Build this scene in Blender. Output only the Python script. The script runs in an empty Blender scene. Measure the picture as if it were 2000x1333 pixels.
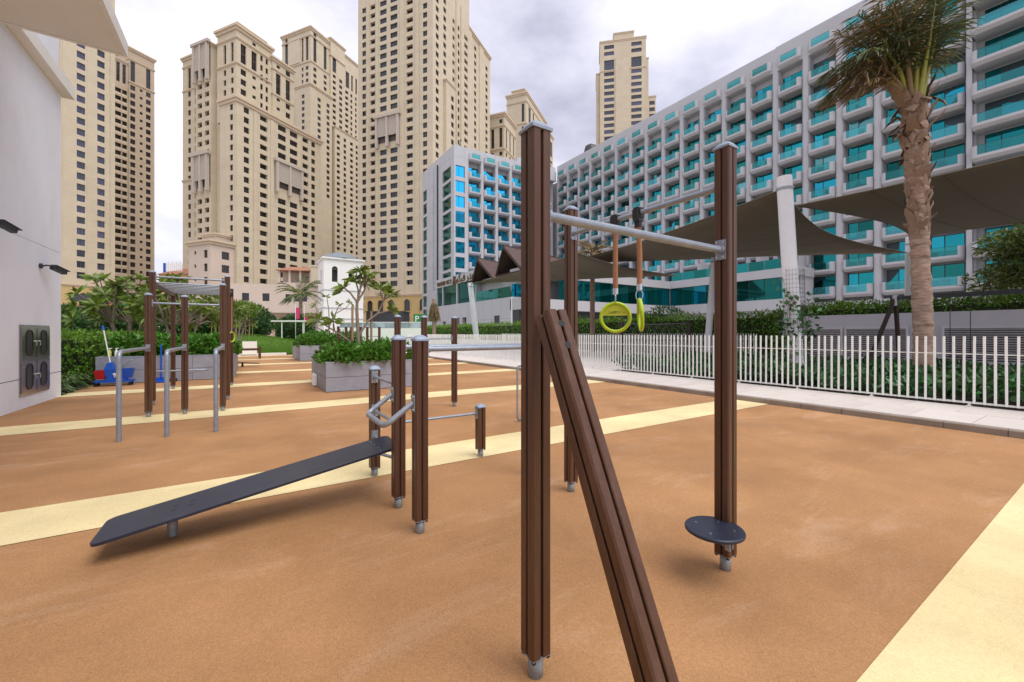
import bpy, bmesh, math, random
import numpy as np
from mathutils import Vector, Matrix
R = math.radians
random.seed(7); rng = np.random.default_rng(7)
scene = bpy.context.scene
col = scene.collection

# ---------------------------------------------------------------- camera
cam_d = bpy.data.cameras.new('camera'); cam = bpy.data.objects.new('camera', cam_d); col.objects.link(cam)
cam.location = (0, 0, 1.2); cam.rotation_euler = (R(90), 0, R(-32.7))
cam_d.sensor_width = 36; cam_d.lens = 14.4; cam_d.shift_y = -0.00725
cam_d.clip_start = 0.05; cam_d.clip_end = 3000
scene.camera = cam

# ---------------------------------------------------------------- sky: bright broken overcast
world = bpy.data.worlds.new('World'); scene.world = world; world.use_nodes = True
nt = world.node_tree; nt.nodes.clear()
def N(tree, typ, **kw):
    n = tree.nodes.new(typ)
    for k, v in kw.items(): setattr(n, k, v)
    return n
SUN_EL, SUN_AZ = 62, -75        # degrees; azimuth measured from +X, counter-clockwise
out = N(nt, 'ShaderNodeOutputWorld'); bg = N(nt, 'ShaderNodeBackground'); bg.inputs[1].default_value = 0.1
sky = N(nt, 'ShaderNodeTexSky', sky_type='NISHITA', sun_disc=False)
sky.sun_elevation = R(SUN_EL); sky.sun_rotation = R(90 - SUN_AZ); sky.dust_density = 2.0
tc = N(nt, 'ShaderNodeTexCoord')
mp = N(nt, 'ShaderNodeMapping'); mp.inputs['Scale'].default_value = (1.0, 1.0, 1.9)
mp.inputs['Location'].default_value = (0.35, 0.1, 0.0)
nz = N(nt, 'ShaderNodeTexNoise'); nz.inputs['Scale'].default_value = 2.1; nz.inputs['Detail'].default_value = 6; nz.inputs['Roughness'].default_value = 0.55
rp = N(nt, 'ShaderNodeValToRGB')
rp.color_ramp.elements[0].position = 0.30; rp.color_ramp.elements[0].color = (3.5, 3.5, 4.4, 1)
rp.color_ramp.elements[1].position = 0.62; rp.color_ramp.elements[1].color = (7.7, 7.6, 8.2, 1)
e = rp.color_ramp.elements.new(0.46); e.color = (5.7, 5.65, 6.6, 1)
mx = N(nt, 'ShaderNodeMix', data_type='RGBA'); mx.inputs[0].default_value = 0.93
nt.links.new(tc.outputs['Generated'], mp.inputs[0]); nt.links.new(mp.outputs[0], nz.inputs['Vector'])
nt.links.new(nz.outputs[0], rp.inputs[0]); nt.links.new(sky.outputs[0], mx.inputs[6]); nt.links.new(rp.outputs[0], mx.inputs[7])
nt.links.new(mx.outputs[2], bg.inputs[0]); nt.links.new(bg.outputs[0], out.inputs[0])

sun_d = bpy.data.lights.new('sun', 'SUN'); sun_d.energy = 1.5; sun_d.angle = R(38); sun_d.color = (1, 0.95, 0.88)
sun = bpy.data.objects.new('sun', sun_d); col.objects.link(sun)
sd = Vector((math.cos(R(SUN_EL))*math.cos(R(SUN_AZ)), math.cos(R(SUN_EL))*math.sin(R(SUN_AZ)), math.sin(R(SUN_EL))))
sun.rotation_euler = sd.to_track_quat('Z', 'Y').to_euler(); sun.location = (0, 0, 60)

vs = scene.view_settings; vs.view_transform = 'Standard'; vs.look = 'None'; vs.exposure = 0.7; vs.gamma = 1; vs.use_curve_mapping = False
scene.cycles.use_denoising = True
scene.cycles.max_bounces = 6; scene.cycles.diffuse_bounces = 3; scene.cycles.glossy_bounces = 3; scene.cycles.transmission_bounces = 4
scene.cycles.transparent_max_bounces = 6
scene.cycles.caustics_reflective = False; scene.cycles.caustics_refractive = False

# ---------------------------------------------------------------- materials
def mat(name, base, rough=0.6, metal=0.0, var=0.0, scale=6.0, bump=0.0, bscale=80.0, spec=0.5, dirt=None, dscale=1.2, stretch=None, island=0.0, objvar=0.0, trans=0.0, coat=0.0, joints=None):
    m = bpy.data.materials.new(name); m.use_nodes = True
    t = m.node_tree; p = t.nodes['Principled BSDF']
    p.inputs['Base Color'].default_value = (*base, 1); p.inputs['Roughness'].default_value = rough
    p.inputs['Metallic'].default_value = metal; p.inputs['Specular IOR Level'].default_value = spec
    if coat: p.inputs['Coat Weight'].default_value = coat
    c = None; L = t.links.new
    co = N(t, 'ShaderNodeTexCoord'); vec = co.outputs['Object']
    if stretch:
        mpn = N(t, 'ShaderNodeMapping'); mpn.inputs['Scale'].default_value = stretch; L(vec, mpn.inputs[0]); vec = mpn.outputs[0]
    if var or dirt:
        rgb = N(t, 'ShaderNodeRGB'); rgb.outputs[0].default_value = (*base, 1); c = rgb.outputs[0]
    if var:
        n = N(t, 'ShaderNodeTexNoise'); n.inputs['Scale'].default_value = scale; n.inputs['Detail'].default_value = 6; n.inputs['Roughness'].default_value = .65
        L(vec, n.inputs['Vector'])
        mr = N(t, 'ShaderNodeMapRange'); mr.inputs[1].default_value = .3; mr.inputs[2].default_value = .7; mr.inputs[3].default_value = 1 - var; mr.inputs[4].default_value = 1 + var
        L(n.outputs[0], mr.inputs[0])
        hv = N(t, 'ShaderNodeHueSaturation'); L(mr.outputs[0], hv.inputs['Value']); L(c, hv.inputs['Color']); c = hv.outputs[0]
    if dirt:
        n = N(t, 'ShaderNodeTexNoise'); n.inputs['Scale'].default_value = dscale; n.inputs['Detail'].default_value = 8; n.inputs['Roughness'].default_value = .7
        L(vec, n.inputs['Vector'])
        r2 = N(t, 'ShaderNodeMapRange'); r2.inputs[1].default_value = .48; r2.inputs[2].default_value = .72; r2.inputs[3].default_value = 0; r2.inputs[4].default_value = dirt[1]
        L(n.outputs[0], r2.inputs[0])
        mi = N(t, 'ShaderNodeMix', data_type='RGBA'); L(r2.outputs[0], mi.inputs[0]); L(c, mi.inputs[6]); mi.inputs[7].default_value = (*dirt[0], 1); c = mi.outputs[2]
    if joints:   # thin cladding joints: (panel width, panel height, joint colour factor)
        sx_ = N(t, 'ShaderNodeSeparateXYZ'); L(co.outputs['Object'], sx_.inputs[0]); ad = N(t, 'ShaderNodeMath', operation='ADD'); L(sx_.outputs[0], ad.inputs[0]); L(sx_.outputs[1], ad.inputs[1])
        cb_ = N(t, 'ShaderNodeCombineXYZ'); L(ad.outputs[0], cb_.inputs[0]); L(sx_.outputs[2], cb_.inputs[1])
        bk = N(t, 'ShaderNodeTexBrick'); bk.offset = 0; bk.inputs['Scale'].default_value = 1; bk.inputs['Brick Width'].default_value = joints[0]; bk.inputs['Row Height'].default_value = joints[1]; bk.inputs['Mortar Size'].default_value = .05; bk.inputs['Mortar Smooth'].default_value = .3
        bk.inputs['Color1'].default_value = (1, 1, 1, 1); bk.inputs['Color2'].default_value = (.955, .955, .96, 1); bk.inputs['Mortar'].default_value = (joints[2],)*3+(1,); L(cb_.outputs[0], bk.inputs['Vector'])
        mk = N(t, 'ShaderNodeMix', data_type='RGBA', blend_type='MULTIPLY'); mk.inputs[0].default_value = 1; L(c, mk.inputs[6]); L(bk.outputs[0], mk.inputs[7]); c = mk.outputs[2]
    for amt, node, sock in ((island, 'ShaderNodeNewGeometry', 'Random Per Island'), (objvar, 'ShaderNodeObjectInfo', 'Random')):
        if amt:
            g = N(t, node); mr = N(t, 'ShaderNodeMapRange'); mr.inputs[3].default_value = 1 - amt; mr.inputs[4].default_value = 1 + amt
            L(g.outputs[sock], mr.inputs[0]); hv = N(t, 'ShaderNodeHueSaturation'); L(mr.outputs[0], hv.inputs['Value'])
            mh = N(t, 'ShaderNodeMapRange'); mh.inputs[3].default_value = .5 - .05*amt; mh.inputs[4].default_value = .5 + .05*amt; L(g.outputs[sock], mh.inputs[0]); L(mh.outputs[0], hv.inputs['Hue'])
            if c: L(c, hv.inputs['Color'])
            else: hv.inputs['Color'].default_value = (*base, 1)
            c = hv.outputs[0]
    if c: L(c, p.inputs['Base Color'])
    if bump:
        n = N(t, 'ShaderNodeTexNoise'); n.inputs['Scale'].default_value = bscale; n.inputs['Detail'].default_value = 3; L(vec, n.inputs['Vector'])
        b = N(t, 'ShaderNodeBump'); b.inputs['Strength'].default_value = bump; b.inputs['Distance'].default_value = .01; L(n.outputs[0], b.inputs['Height']); L(b.outputs[0], p.inputs['Normal'])
    if trans:
        tr = N(t, 'ShaderNodeBsdfTranslucent'); ms = N(t, 'ShaderNodeMixShader'); ms.inputs[0].default_value = trans
        if c: L(c, tr.inputs[0])
        else: tr.inputs[0].default_value = (*base, 1)
        o = t.nodes['Material Output']; L(p.outputs[0], ms.inputs[1]); L(tr.outputs[0], ms.inputs[2]); L(ms.outputs[0], o.inputs[0])
    return m

def rubber(name, base, light, stain, g=.18):
    # poured rubber granulate: speckle of chips, broad uneven wear, pale scuffs
    m = mat(name, base, rough=.85, spec=.25); t = m.node_tree; p = t.nodes['Principled BSDF']; L = t.links.new
    co = N(t, 'ShaderNodeTexCoord'); v = co.outputs['Object']
    vor = N(t, 'ShaderNodeTexVoronoi'); vor.inputs['Scale'].default_value = 210; L(v, vor.inputs['Vector'])
    vr = N(t, 'ShaderNodeMapRange'); vr.inputs[3].default_value = 1-g; vr.inputs[4].default_value = 1+g; L(vor.outputs['Color'], vr.inputs[0])
    n1 = N(t, 'ShaderNodeTexNoise'); n1.inputs['Scale'].default_value = .8; n1.inputs['Detail'].default_value = 7; n1.inputs['Roughness'].default_value = .62; L(v, n1.inputs['Vector'])
    m1 = N(t, 'ShaderNodeMapRange'); m1.inputs[1].default_value = .32; m1.inputs[2].default_value = .7; m1.inputs[3].default_value = .80; m1.inputs[4].default_value = 1.16; L(n1.outputs[0], m1.inputs[0])
    ng = N(t, 'ShaderNodeTexNoise'); ng.inputs['Scale'].default_value = 55; ng.inputs['Detail'].default_value = 4; ng.inputs['Roughness'].default_value = .8; L(v, ng.inputs['Vector'])
    mg = N(t, 'ShaderNodeMapRange'); mg.inputs[1].default_value = .3; mg.inputs[2].default_value = .7; mg.inputs[3].default_value = .93; mg.inputs[4].default_value = 1.07; L(ng.outputs[0], mg.inputs[0])
    mu0 = N(t, 'ShaderNodeMath', operation='MULTIPLY'); L(vr.outputs[0], mu0.inputs[0]); L(mg.outputs[0], mu0.inputs[1])
    mul = N(t, 'ShaderNodeMath', operation='MULTIPLY'); L(mu0.outputs[0], mul.inputs[0]); L(m1.outputs[0], mul.inputs[1])
    n2 = N(t, 'ShaderNodeTexNoise'); n2.inputs['Scale'].default_value = 1.7; n2.inputs['Detail'].default_value = 9; n2.inputs['Roughness'].default_value = .72; n2.inputs['Distortion'].default_value = .6
    mp2 = N(t, 'ShaderNodeMapping'); mp2.inputs['Scale'].default_value = (.45, 1.5, 1); mp2.inputs['Rotation'].default_value = (0, 0, .3); L(v, mp2.inputs[0]); L(mp2.outputs[0], n2.inputs['Vector'])
    m2 = N(t, 'ShaderNodeMapRange'); m2.inputs[1].default_value = .53; m2.inputs[2].default_value = .74; m2.inputs[4].default_value = .7; L(n2.outputs[0], m2.inputs[0])
    mi = N(t, 'ShaderNodeMix', data_type='RGBA'); L(m2.outputs[0], mi.inputs[0]); mi.inputs[6].default_value = (*base, 1); mi.inputs[7].default_value = (*light, 1)
    n3 = N(t, 'ShaderNodeTexNoise'); n3.inputs['Scale'].default_value = .55; n3.inputs['Detail'].default_value = 5; L(v, n3.inputs['Vector'])
    m3 = N(t, 'ShaderNodeMapRange'); m3.inputs[1].default_value = .45; m3.inputs[2].default_value = .68; m3.inputs[4].default_value = .55; L(n3.outputs[0], m3.inputs[0])
    mj = N(t, 'ShaderNodeMix', data_type='RGBA'); L(m3.outputs[0], mj.inputs[0]); L(mi.outputs[2], mj.inputs[6]); mj.inputs[7].default_value = (*stain, 1)
    hv = N(t, 'ShaderNodeHueSaturation'); L(mul.outputs[0], hv.inputs['Value']); L(mj.outputs[2], hv.inputs['Color']); L(hv.outputs[0], p.inputs['Base Color'])
    b = N(t, 'ShaderNodeBump'); b.inputs['Strength'].default_value = .35; b.inputs['Distance'].default_value = .004; L(vor.outputs['Distance'], b.inputs['Height']); L(b.outputs[0], p.inputs['Normal'])
    return m

M = {}
M['rubber'] = rubber('rubber_tan', (.415, .222, .100), (.56, .365, .235), (.335, .165, .068))
M['rubber_y'] = rubber('rubber_yellow', (.78, .65, .36), (.82, .73, .47), (.71, .555, .27), .09)
M['ground'] = mat('city_paving', (.42, .37, .32), .85, var=.12, scale=.4, bump=.2)
M['brown'] = mat('brown_composite', (.082, .033, .015), .40, var=.22, scale=3, bump=.12, bscale=140, stretch=(30, 30, 1.4), dirt=((.15, .08, .055), .6), dscale=.6, objvar=.12)
M['cap'] = mat('cap_grey_blue', (.27, .34, .45), .4, var=.1, scale=30, bump=.05)
M['steel'] = mat('painted_steel_tube', (.29, .335, .40), .36, metal=.4, var=.12, scale=18, dirt=((.40, .42, .46), .4), dscale=9)
M['galv'] = mat('galvanised_steel', (.30, .335, .37), .5, metal=.45, var=.25, scale=40)
M['black'] = mat('black_plastic', (.012, .012, .014), .4, var=.2, scale=20)
M['hpl'] = mat('dark_blue_laminate', (.016, .021, .042), .38, var=.12, scale=5, bump=.03, bscale=300, dirt=((.05, .055, .075), .4), dscale=3)
M['bolt'] = mat('bolt_steel', (.6, .62, .65), .25, metal=1)
M['lime'] = mat('lime_plastic', (.45, .64, .012), .42, var=.12, scale=12, dirt=((.40, .36, .03), .5), dscale=25)
M['limedark'] = mat('lime_plate', (.50, .56, .04), .5, var=.1, scale=20)
M['strap'] = mat('tan_strap', (.36, .17, .085), .7, var=.12, scale=30, bump=.15, bscale=200)
M['print'] = mat('dark_print', (.03, .03, .03), .6)
M['fade'] = mat('worn_print', (.24, .26, .03), .6)
M['reddot'] = mat('red_print', (.5, .04, .02), .5)
M['kerb'] = mat('kerb_stone', (.27, .225, .185), .8, var=.15, scale=4, bump=.2, objvar=.06)
M['slab'] = mat('paving_slab', (.62, .565, .52), .78, var=.08, scale=3, bump=.15, objvar=.05, dirt=((.44, .38, .33), .6), dscale=1.6)
M['white_paint'] = mat('white_paint', (.86, .86, .83), .45, var=.04, scale=5, objvar=.05, dirt=((.68, .66, .60), .35), dscale=2.5)
M['render_white'] = mat('white_render', (.86, .90, .98), .75, var=.035, scale=1.2, bump=.25, bscale=120, dirt=((.68, .67, .74), .5), dscale=.8, stretch=(1, 1, .5))
M['joint'] = mat('dark_joint', (.09, .09, .10), .8)
M['soffit'] = mat('soffit_board', (.78, .76, .73), .6, var=.03, scale=2)
M['inox'] = mat('brushed_stainless', (.36, .34, .33), .24, metal=.95, var=.12, scale=3, bump=.04, bscale=20, stretch=(1, 1, 30))
M['rubber_seal'] = mat('black_seal', (.015, .015, .017), .5)
M['smoke'] = mat('dark_viewport', (.025, .028, .032), .4, metal=.0)
M['planter'] = mat('grey_planter_tile', (.30, .31, .365), .6, var=.12, scale=3.5, bump=.08, bscale=60, objvar=.05, dirt=((.23, .235, .275), .6), dscale=3)
M['soil'] = mat('soil', (.05, .035, .025), .95, var=.3, scale=12, bump=.6, bscale=30)
M['leaf'] = mat('leaf_shrub', (.09, .22, .02), .42, island=.55, trans=.25)
M['leaf_d'] = mat('leaf_dark', (.055, .13, .03), .45, island=.6, trans=.2)
M['leaf_h'] = mat('leaf_hedge', (.16, .30, .025), .45, island=.6, trans=.25)
M['leaf_g'] = mat('leaf_groundcover', (.055, .135, .04), .38, island=.6, trans=.15)
M['leaf_p'] = mat('leaf_plumeria', (.16, .23, .03), .38, island=.45, trans=.25)
M['leaf_r'] = mat('leaf_tree', (.115, .15, .026), .42, island=.6, trans=.22)
M['leaf_s'] = mat('leaf_strap', (.13, .22, .06), .4, island=.5, trans=.2)
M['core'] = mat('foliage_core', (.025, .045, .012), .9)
M['bark'] = mat('grey_bark', (.26, .205, .16), .8, var=.25, scale=10, bump=.4, bscale=30)
M['stake'] = mat('timber_stake', (.36, .22, .13), .75, var=.2, scale=8, stretch=(8, 8, .6))
M['palm_bark'] = mat('palm_bark', (.37, .255, .195), .85, var=.4, scale=5, bump=1.0, bscale=9, stretch=(1, 1, 6), dirt=((.12, .075, .055), .9), dscale=2.2)
M['boot'] = mat('palm_boot', (.24, .155, .105), .8, var=.3, scale=8, bump=.5, bscale=25, island=.35, stretch=(6, 6, 1))
M['frond'] = mat('palm_frond', (.12, .15, .065), .42, island=.5, trans=.2)
M['frond_dry'] = mat('palm_frond_dry', (.24, .165, .075), .6, island=.45, trans=.15)
M['petiole'] = mat('palm_petiole', (.30, .30, .05), .45, var=.2, scale=6)
M['grass'] = mat('lawn', (.10, .20, .015), .8, var=.25, scale=3, bump=.5, bscale=40)
M['blade'] = mat('grass_blade', (.11, .23, .015), .6, island=.4, trans=.3)
M['sail'] = mat('shade_cloth', (.18, .155, .118), .85, var=.05, scale=1.5, trans=.12)
M['sailpost'] = mat('sail_post_white', (.74, .76, .79), .42, var=.05, scale=2, dirt=((.6, .62, .64), .3), dscale=3)
M['wire'] = mat('wire_mesh', (.12, .12, .12), .5, metal=.5)
M['greywall'] = mat('grey_render', (.60, .585, .64), .75, var=.05, scale=1.5, bump=.1)
M['slat'] = mat('louver_slat', (.66, .645, .68), .5, var=.05, scale=3)
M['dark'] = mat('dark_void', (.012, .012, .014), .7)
M['darkwood'] = mat('dark_timber', (.035, .018, .012), .6, var=.25, scale=5, stretch=(8, 8, 1))
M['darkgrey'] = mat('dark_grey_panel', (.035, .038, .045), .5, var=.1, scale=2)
M['stucco'] = mat('cream_stucco', (.60, .52, .385), .8, var=.05, scale=.35, dirt=((.50, .41, .275), .6), dscale=.07, bump=.1, bscale=6, joints=(5.3, 3.2, .8))
M['stucco_b'] = mat('brown_stucco', (.50, .405, .30), .8, var=.05, scale=.35, dirt=((.43, .33, .22), .5), dscale=.09, joints=(5.3, 3.06, .8))
M['stucco_y'] = mat('ochre_stucco', (.55, .40, .18), .8, var=.06, scale=.4, dirt=((.46, .31, .12), .5), dscale=.1)
M['stucco_p'] = mat('pink_stucco', (.60, .50, .42), .8, var=.04, scale=.4, dirt=((.52, .43, .36), .4), dscale=.12)
M['trim'] = mat('trim_stucco', (.60, .49, .36), .75, var=.05, scale=.5)
M['mauve'] = mat('mauve_panel', (.50, .42, .36), .7, var=.05, scale=.5)
M['twin'] = mat('tower_glass', (.012, .012, .016), .1, metal=.1, objvar=.7, spec=.8)
M['twin_b'] = mat('tower_glass_blue', (.045, .055, .095), .1, metal=.2, objvar=.6, spec=.8)
M['tframe'] = mat('tower_frame', (.09, .075, .06), .5)
M['grille'] = mat('lattice_screen', (.50, .44, .38), .7)
M['hotel'] = mat('hotel_white', (.50, .50, .525), .65, var=.04, scale=.3, dirt=((.39, .38, .395), .6), dscale=.15)
M['hotel2'] = mat('hotel_panel', (.52, .525, .555), .65, var=.05, scale=.25, dirt=((.46, .455, .485), .5), dscale=.12, joints=(2.6, 3.27, .72))
M['teal'] = mat('teal_glass', (.012, .23, .25), .04, metal=.9, objvar=.8)
M['teal_sky'] = mat('sky_tinted_teal_glass', (.025, .46, .74), .04, metal=.9, objvar=.3)  # same teal glass, with the corner wing's blue sky reflection put into its colour
M['teal_d'] = mat('dark_reflecting_teal_glass', (.012, .16, .15), .05, metal=.85, objvar=.3)  # darker green copy; on hotel bays dark reflections are put into the colour
M['balglass'] = mat('balustrade_glass', (.12, .40, .42), .05, metal=.85, objvar=.4)
M['balglass_sky'] = mat('sky_tinted_balustrade_glass', (.05, .45, .68), .05, metal=.85, objvar=.3)  # balustrade copy for the corner wing, blue reflection painted into its colour
def see_through(m, tint, fac):
    t = m.node_tree; o = t.nodes['Material Output']; p = t.nodes['Principled BSDF']; tr = N(t, 'ShaderNodeBsdfTransparent'); tr.inputs[0].default_value = (*tint, 1); ms = N(t, 'ShaderNodeMixShader'); ms.inputs[0].default_value = fac
    t.links.new(p.outputs[0], ms.inputs[1]); t.links.new(tr.outputs[0], ms.inputs[2]); t.links.new(ms.outputs[0], o.inputs[0])
see_through(M['balglass'], (.6, .96, .94), .68); see_through(M['balglass_sky'], (.6, .92, .98), .55)
M['curtain'] = mat('curtained_glass', (.12, .34, .36), .12, metal=.6, objvar=.3)
M['mull'] = mat('dark_mullion', (.015, .04, .05), .4)
M['roof_red'] = mat('terracotta_roof', (.36, .16, .10), .75, var=.2, scale=1)
M['thatch'] = mat('brown_shingle', (.10, .062, .055), .8, var=.3, scale=3, bump=.4, bscale=10)
M['skin'] = mat('skin', (.33, .16, .09), .5)
M['hair'] = mat('hair', (.01, .008, .007), .5)
M['shirt'] = mat('white_shirt', (.7, .7, .7), .8)
M['trouser'] = mat('dark_trousers', (.03, .035, .05), .8)
M['blue_pl'] = mat('blue_plastic', (.006, .09, .52), .38, var=.08, scale=8)
M['red_pl'] = mat('red_plastic', (.50, .01, .018), .38, var=.08, scale=8)
M['clear_y'] = mat('yellow_soap', (.62, .62, .12), .3)
M['green_sign'] = mat('green_sign', (.02, .22, .05), .5)
M['pink'] = mat('pink_cloth', (.60, .04, .16), .7)
M['red_sign'] = mat('red_panel', (.45, .03, .04), .5)
M['bronze'] = mat('bronze_letters', (.16, .10, .045), .45, metal=.4)
M['dome'] = mat('grey_dome', (.20, .235, .26), .6, var=.1, scale=1)
M['glassrail'] = mat('pale_glass', (.45, .55, .58), .08, metal=.4)

# ---------------------------------------------------------------- mesh helpers
class MB:
    """collects faces with material slots, then links them as one mesh object"""
    def __init__(s): s.v = []; s.f = []; s.m = []; s.sm = []
    def add(s, vs, fs, m=0, smooth=False):
        o = len(s.v); s.v += [tuple(p) for p in vs]
        for q in fs: s.f.append(tuple(i + o for i in q)); s.m.append(m); s.sm.append(smooth)
        return s
    def box(s, x0, x1, y0, y1, z0, z1, m=0, c=0.0):
        if c <= 0:
            vs = [(x, y, z) for z in (z0, z1) for y in (y0, y1) for x in (x0, x1)]
            return s.add(vs, [(0, 2, 3, 1), (4, 5, 7, 6), (0, 1, 5, 4), (2, 6, 7, 3), (0, 4, 6, 2), (1, 3, 7, 5)], m)
        # chamfered vertical edges and top
        ol = [(x0+c, y0), (x1-c, y0), (x1, y0+c), (x1, y1-c), (x1-c, y1), (x0+c, y1), (x0, y1-c), (x0, y0+c)]
        return s.prism(ol, z0, z1, m)
    def prism(s, outline, z0, z1, m=0, cap=True):
        n = len(outline); vs = [(x, y, z0) for x, y in outline] + [(x, y, z1) for x, y in outline]
        fs = [(i, (i+1) % n, n+(i+1) % n, n+i) for i in range(n)]
        if cap: fs += [tuple(range(n-1, -1, -1)), tuple(range(n, 2*n))]
        return s.add(vs, fs, m)
    def obox(s, c, ax, ay, az, m=0):
        c = Vector(c); ax, ay, az = Vector(ax), Vector(ay), Vector(az)
        vs = [c + i*ax + j*ay + k*az for k in (-1, 1) for j in (-1, 1) for i in (-1, 1)]
        return s.add(vs, [(0, 2, 3, 1), (4, 5, 7, 6), (0, 1, 5, 4), (2, 6, 7, 3), (0, 4, 6, 2), (1, 3, 7, 5)], m)
    def quad(s, a, b, c, d, m=0): return s.add([a, b, c, d], [(0, 1, 2, 3)], m)
    def tube(s, pts, r, n=10, m=0, closed=False, caps=True):
        pts = [Vector(p) for p in pts]; k = len(pts); rr = r if isinstance(r, (list, tuple)) else [r]*k
        vs = []; up = None
        for i, p in enumerate(pts):
            a = pts[(i-1) % k] if (i or closed) else p; b = pts[(i+1) % k] if (i < k-1 or closed) else p
            d = (b - a).normalized()
            if up is None:
                up = Vector((0, 0, 1)) if abs(d.z) < .9 else Vector((1, 0, 0))
            sx = d.cross(up).normalized(); up = sx.cross(d).normalized()
            for j in range(n):
                t = 2*math.pi*j/n; vs.append(p + rr[i]*(math.cos(t)*sx + math.sin(t)*up))
        fs = []
        for i in range(k if closed else k-1):
            for j in range(n):
                a = i*n + j; b = i*n + (j+1) % n; c = ((i+1) % k)*n + (j+1) % n; d2 = ((i+1) % k)*n + j
                fs.append((a, b, c, d2))
        s.add(vs, fs, m, True)
        if caps and not closed:
            s.add(vs[:n], [tuple(range(n))], m); s.add(vs[-n:], [tuple(range(n-1, -1, -1))], m)
        return s
    def lathe(s, prof, c=(0, 0), n=16, m=0, smooth=True):
        vs = []; k = len(prof)
        for r, z in prof:
            for j in range(n): t = 2*math.pi*j/n; vs.append((c[0]+r*math.cos(t), c[1]+r*math.sin(t), z))
        fs = [(i*n+j, i*n+(j+1) % n, (i+1)*n+(j+1) % n, (i+1)*n+j) for i in range(k-1) for j in range(n)]
        fs2 = [tuple(range(n-1, -1, -1)), tuple(range((k-1)*n, k*n))]
        s.add(vs, fs, m, smooth); o = len(s.v) - len(vs)
        for q in fs2: s.f.append(tuple(i+o for i in q)); s.m.append(m); s.sm.append(False)
        return s
    def mesh(s, name, mats):
        me = bpy.data.meshes.new(name); me.from_pydata(s.v, [], s.f)
        for mm in (mats if isinstance(mats, (list, tuple)) else [mats]): me.materials.append(M[mm] if isinstance(mm, str) else mm)
        me.polygons.foreach_set('material_index', s.m); me.polygons.foreach_set('use_smooth', s.sm); me.update()
        return me
    def build(s, name, mats, parent=None, loc=None, rot=None):
        return inst(name, s.mesh(name, mats), parent, loc, rot)
def inst(name, me, parent=None, loc=None, rot=None):
    o = bpy.data.objects.new(name, me); col.objects.link(o)
    if parent is not None: o.parent = parent
    if loc is not None: o.location = loc
    if rot is not None: o.rotation_euler = rot if isinstance(rot, (tuple, list)) else (0, 0, rot)
    return o
def tag(o, label, cat, group=None, kind=None):
    o['label'] = label
    if cat: o['category'] = cat
    if group: o['group'] = group
    if kind: o['kind'] = kind
    return o
def thing(name, label, cat, loc=(0, 0, 0), rz=0, group=None):
    o = inst(name, None, None, loc, rz); o.empty_display_size = .2
    return tag(o, label, cat, group)
def struct(o): o['kind'] = 'structure'; return o
def stuff(o): o['kind'] = 'stuff'; return o
def fillet(pts, r, n=6):
    """polyline with rounded corners"""
    pts = [Vector(p) for p in pts]; res = [pts[0]]
    for a, b, c in zip(pts, pts[1:], pts[2:]):
        d1 = (a-b).normalized(); d2 = (c-b).normalized(); rr = min(r, (a-b).length*.49, (c-b).length*.49)
        p0 = b + d1*rr; p1 = b + d2*rr
        for i in range(n+1):
            t = i/n; res.append((1-t)**2*p0 + 2*t*(1-t)*b + t*t*p1)
    res.append(pts[-1]); return res
def leaves(name, P, Dr, Ln, Wd, m, parent=None, fold=.25):
    """P positions, Dr directions, each leaf one folded rhombus of its own"""
    P = np.asarray(P, float); n = len(P); Dr = np.asarray(Dr, float); Dr /= np.linalg.norm(Dr, axis=1)[:, None] + 1e-9
    Ln = np.broadcast_to(Ln, (n,)); Wd = np.broadcast_to(Wd, (n,))
    rv = rng.normal(size=(n, 3)); S = np.cross(Dr, rv); S /= np.linalg.norm(S, axis=1)[:, None] + 1e-9; U = np.cross(S, Dr)
    mid = P + Dr*(Ln*.45)[:, None]
    V = np.empty((n, 4, 3)); V[:, 0] = P; V[:, 1] = mid + S*(Wd*.5)[:, None] + U*(Wd*fold)[:, None]; V[:, 2] = P + Dr*Ln[:, None]; V[:, 3] = mid - S*(Wd*.5)[:, None] + U*(Wd*fold)[:, None]
    idx = np.arange(n)*4
    F = np.stack([idx, idx+1, idx+2, idx, idx+2, idx+3], 1).reshape(-1)
    me = bpy.data.meshes.new(name); me.vertices.add(4*n); me.vertices.foreach_set('co', V.reshape(-1))
    me.loops.add(6*n); me.loops.foreach_set('vertex_index', F.astype(np.int32)); me.polygons.add(2*n)
    me.polygons.foreach_set('loop_start', np.arange(2*n, dtype=np.int32)*3); me.polygons.foreach_set('loop_total', np.full(2*n, 3, np.int32))
    me.update(calc_edges=True); me.validate(); me.materials.append(M[m])
    return inst(name, me, parent)
def rand_box(n, b, shell=.35, zb=None):
    """points in a box, most of them near its surface"""
    x0, x1, y0, y1, z0, z1 = b; p = rng.random((n, 3)); k = rng.integers(0, 5, n); t = rng.random(n)**2*shell
    p[k == 0, 2] = 1 - t[k == 0]; p[k == 1, 0] = t[k == 1]; p[k == 2, 0] = 1 - t[k == 2]; p[k == 3, 1] = t[k == 3]; p[k == 4, 1] = 1 - t[k == 4]
    nrm = (p - np.array([.5, .5, .3]))
    return np.array([x0, y0, z0]) + p*np.array([x1-x0, y1-y0, z1-z0]), nrm
def rand_ell(n, c, r, shell=.5):
    d = rng.normal(size=(n, 3)); d /= np.linalg.norm(d, axis=1)[:, None]; rad = 1 - rng.random(n)**1.6*shell
    return np.array(c) + d*rad[:, None]*np.array(r), d
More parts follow.
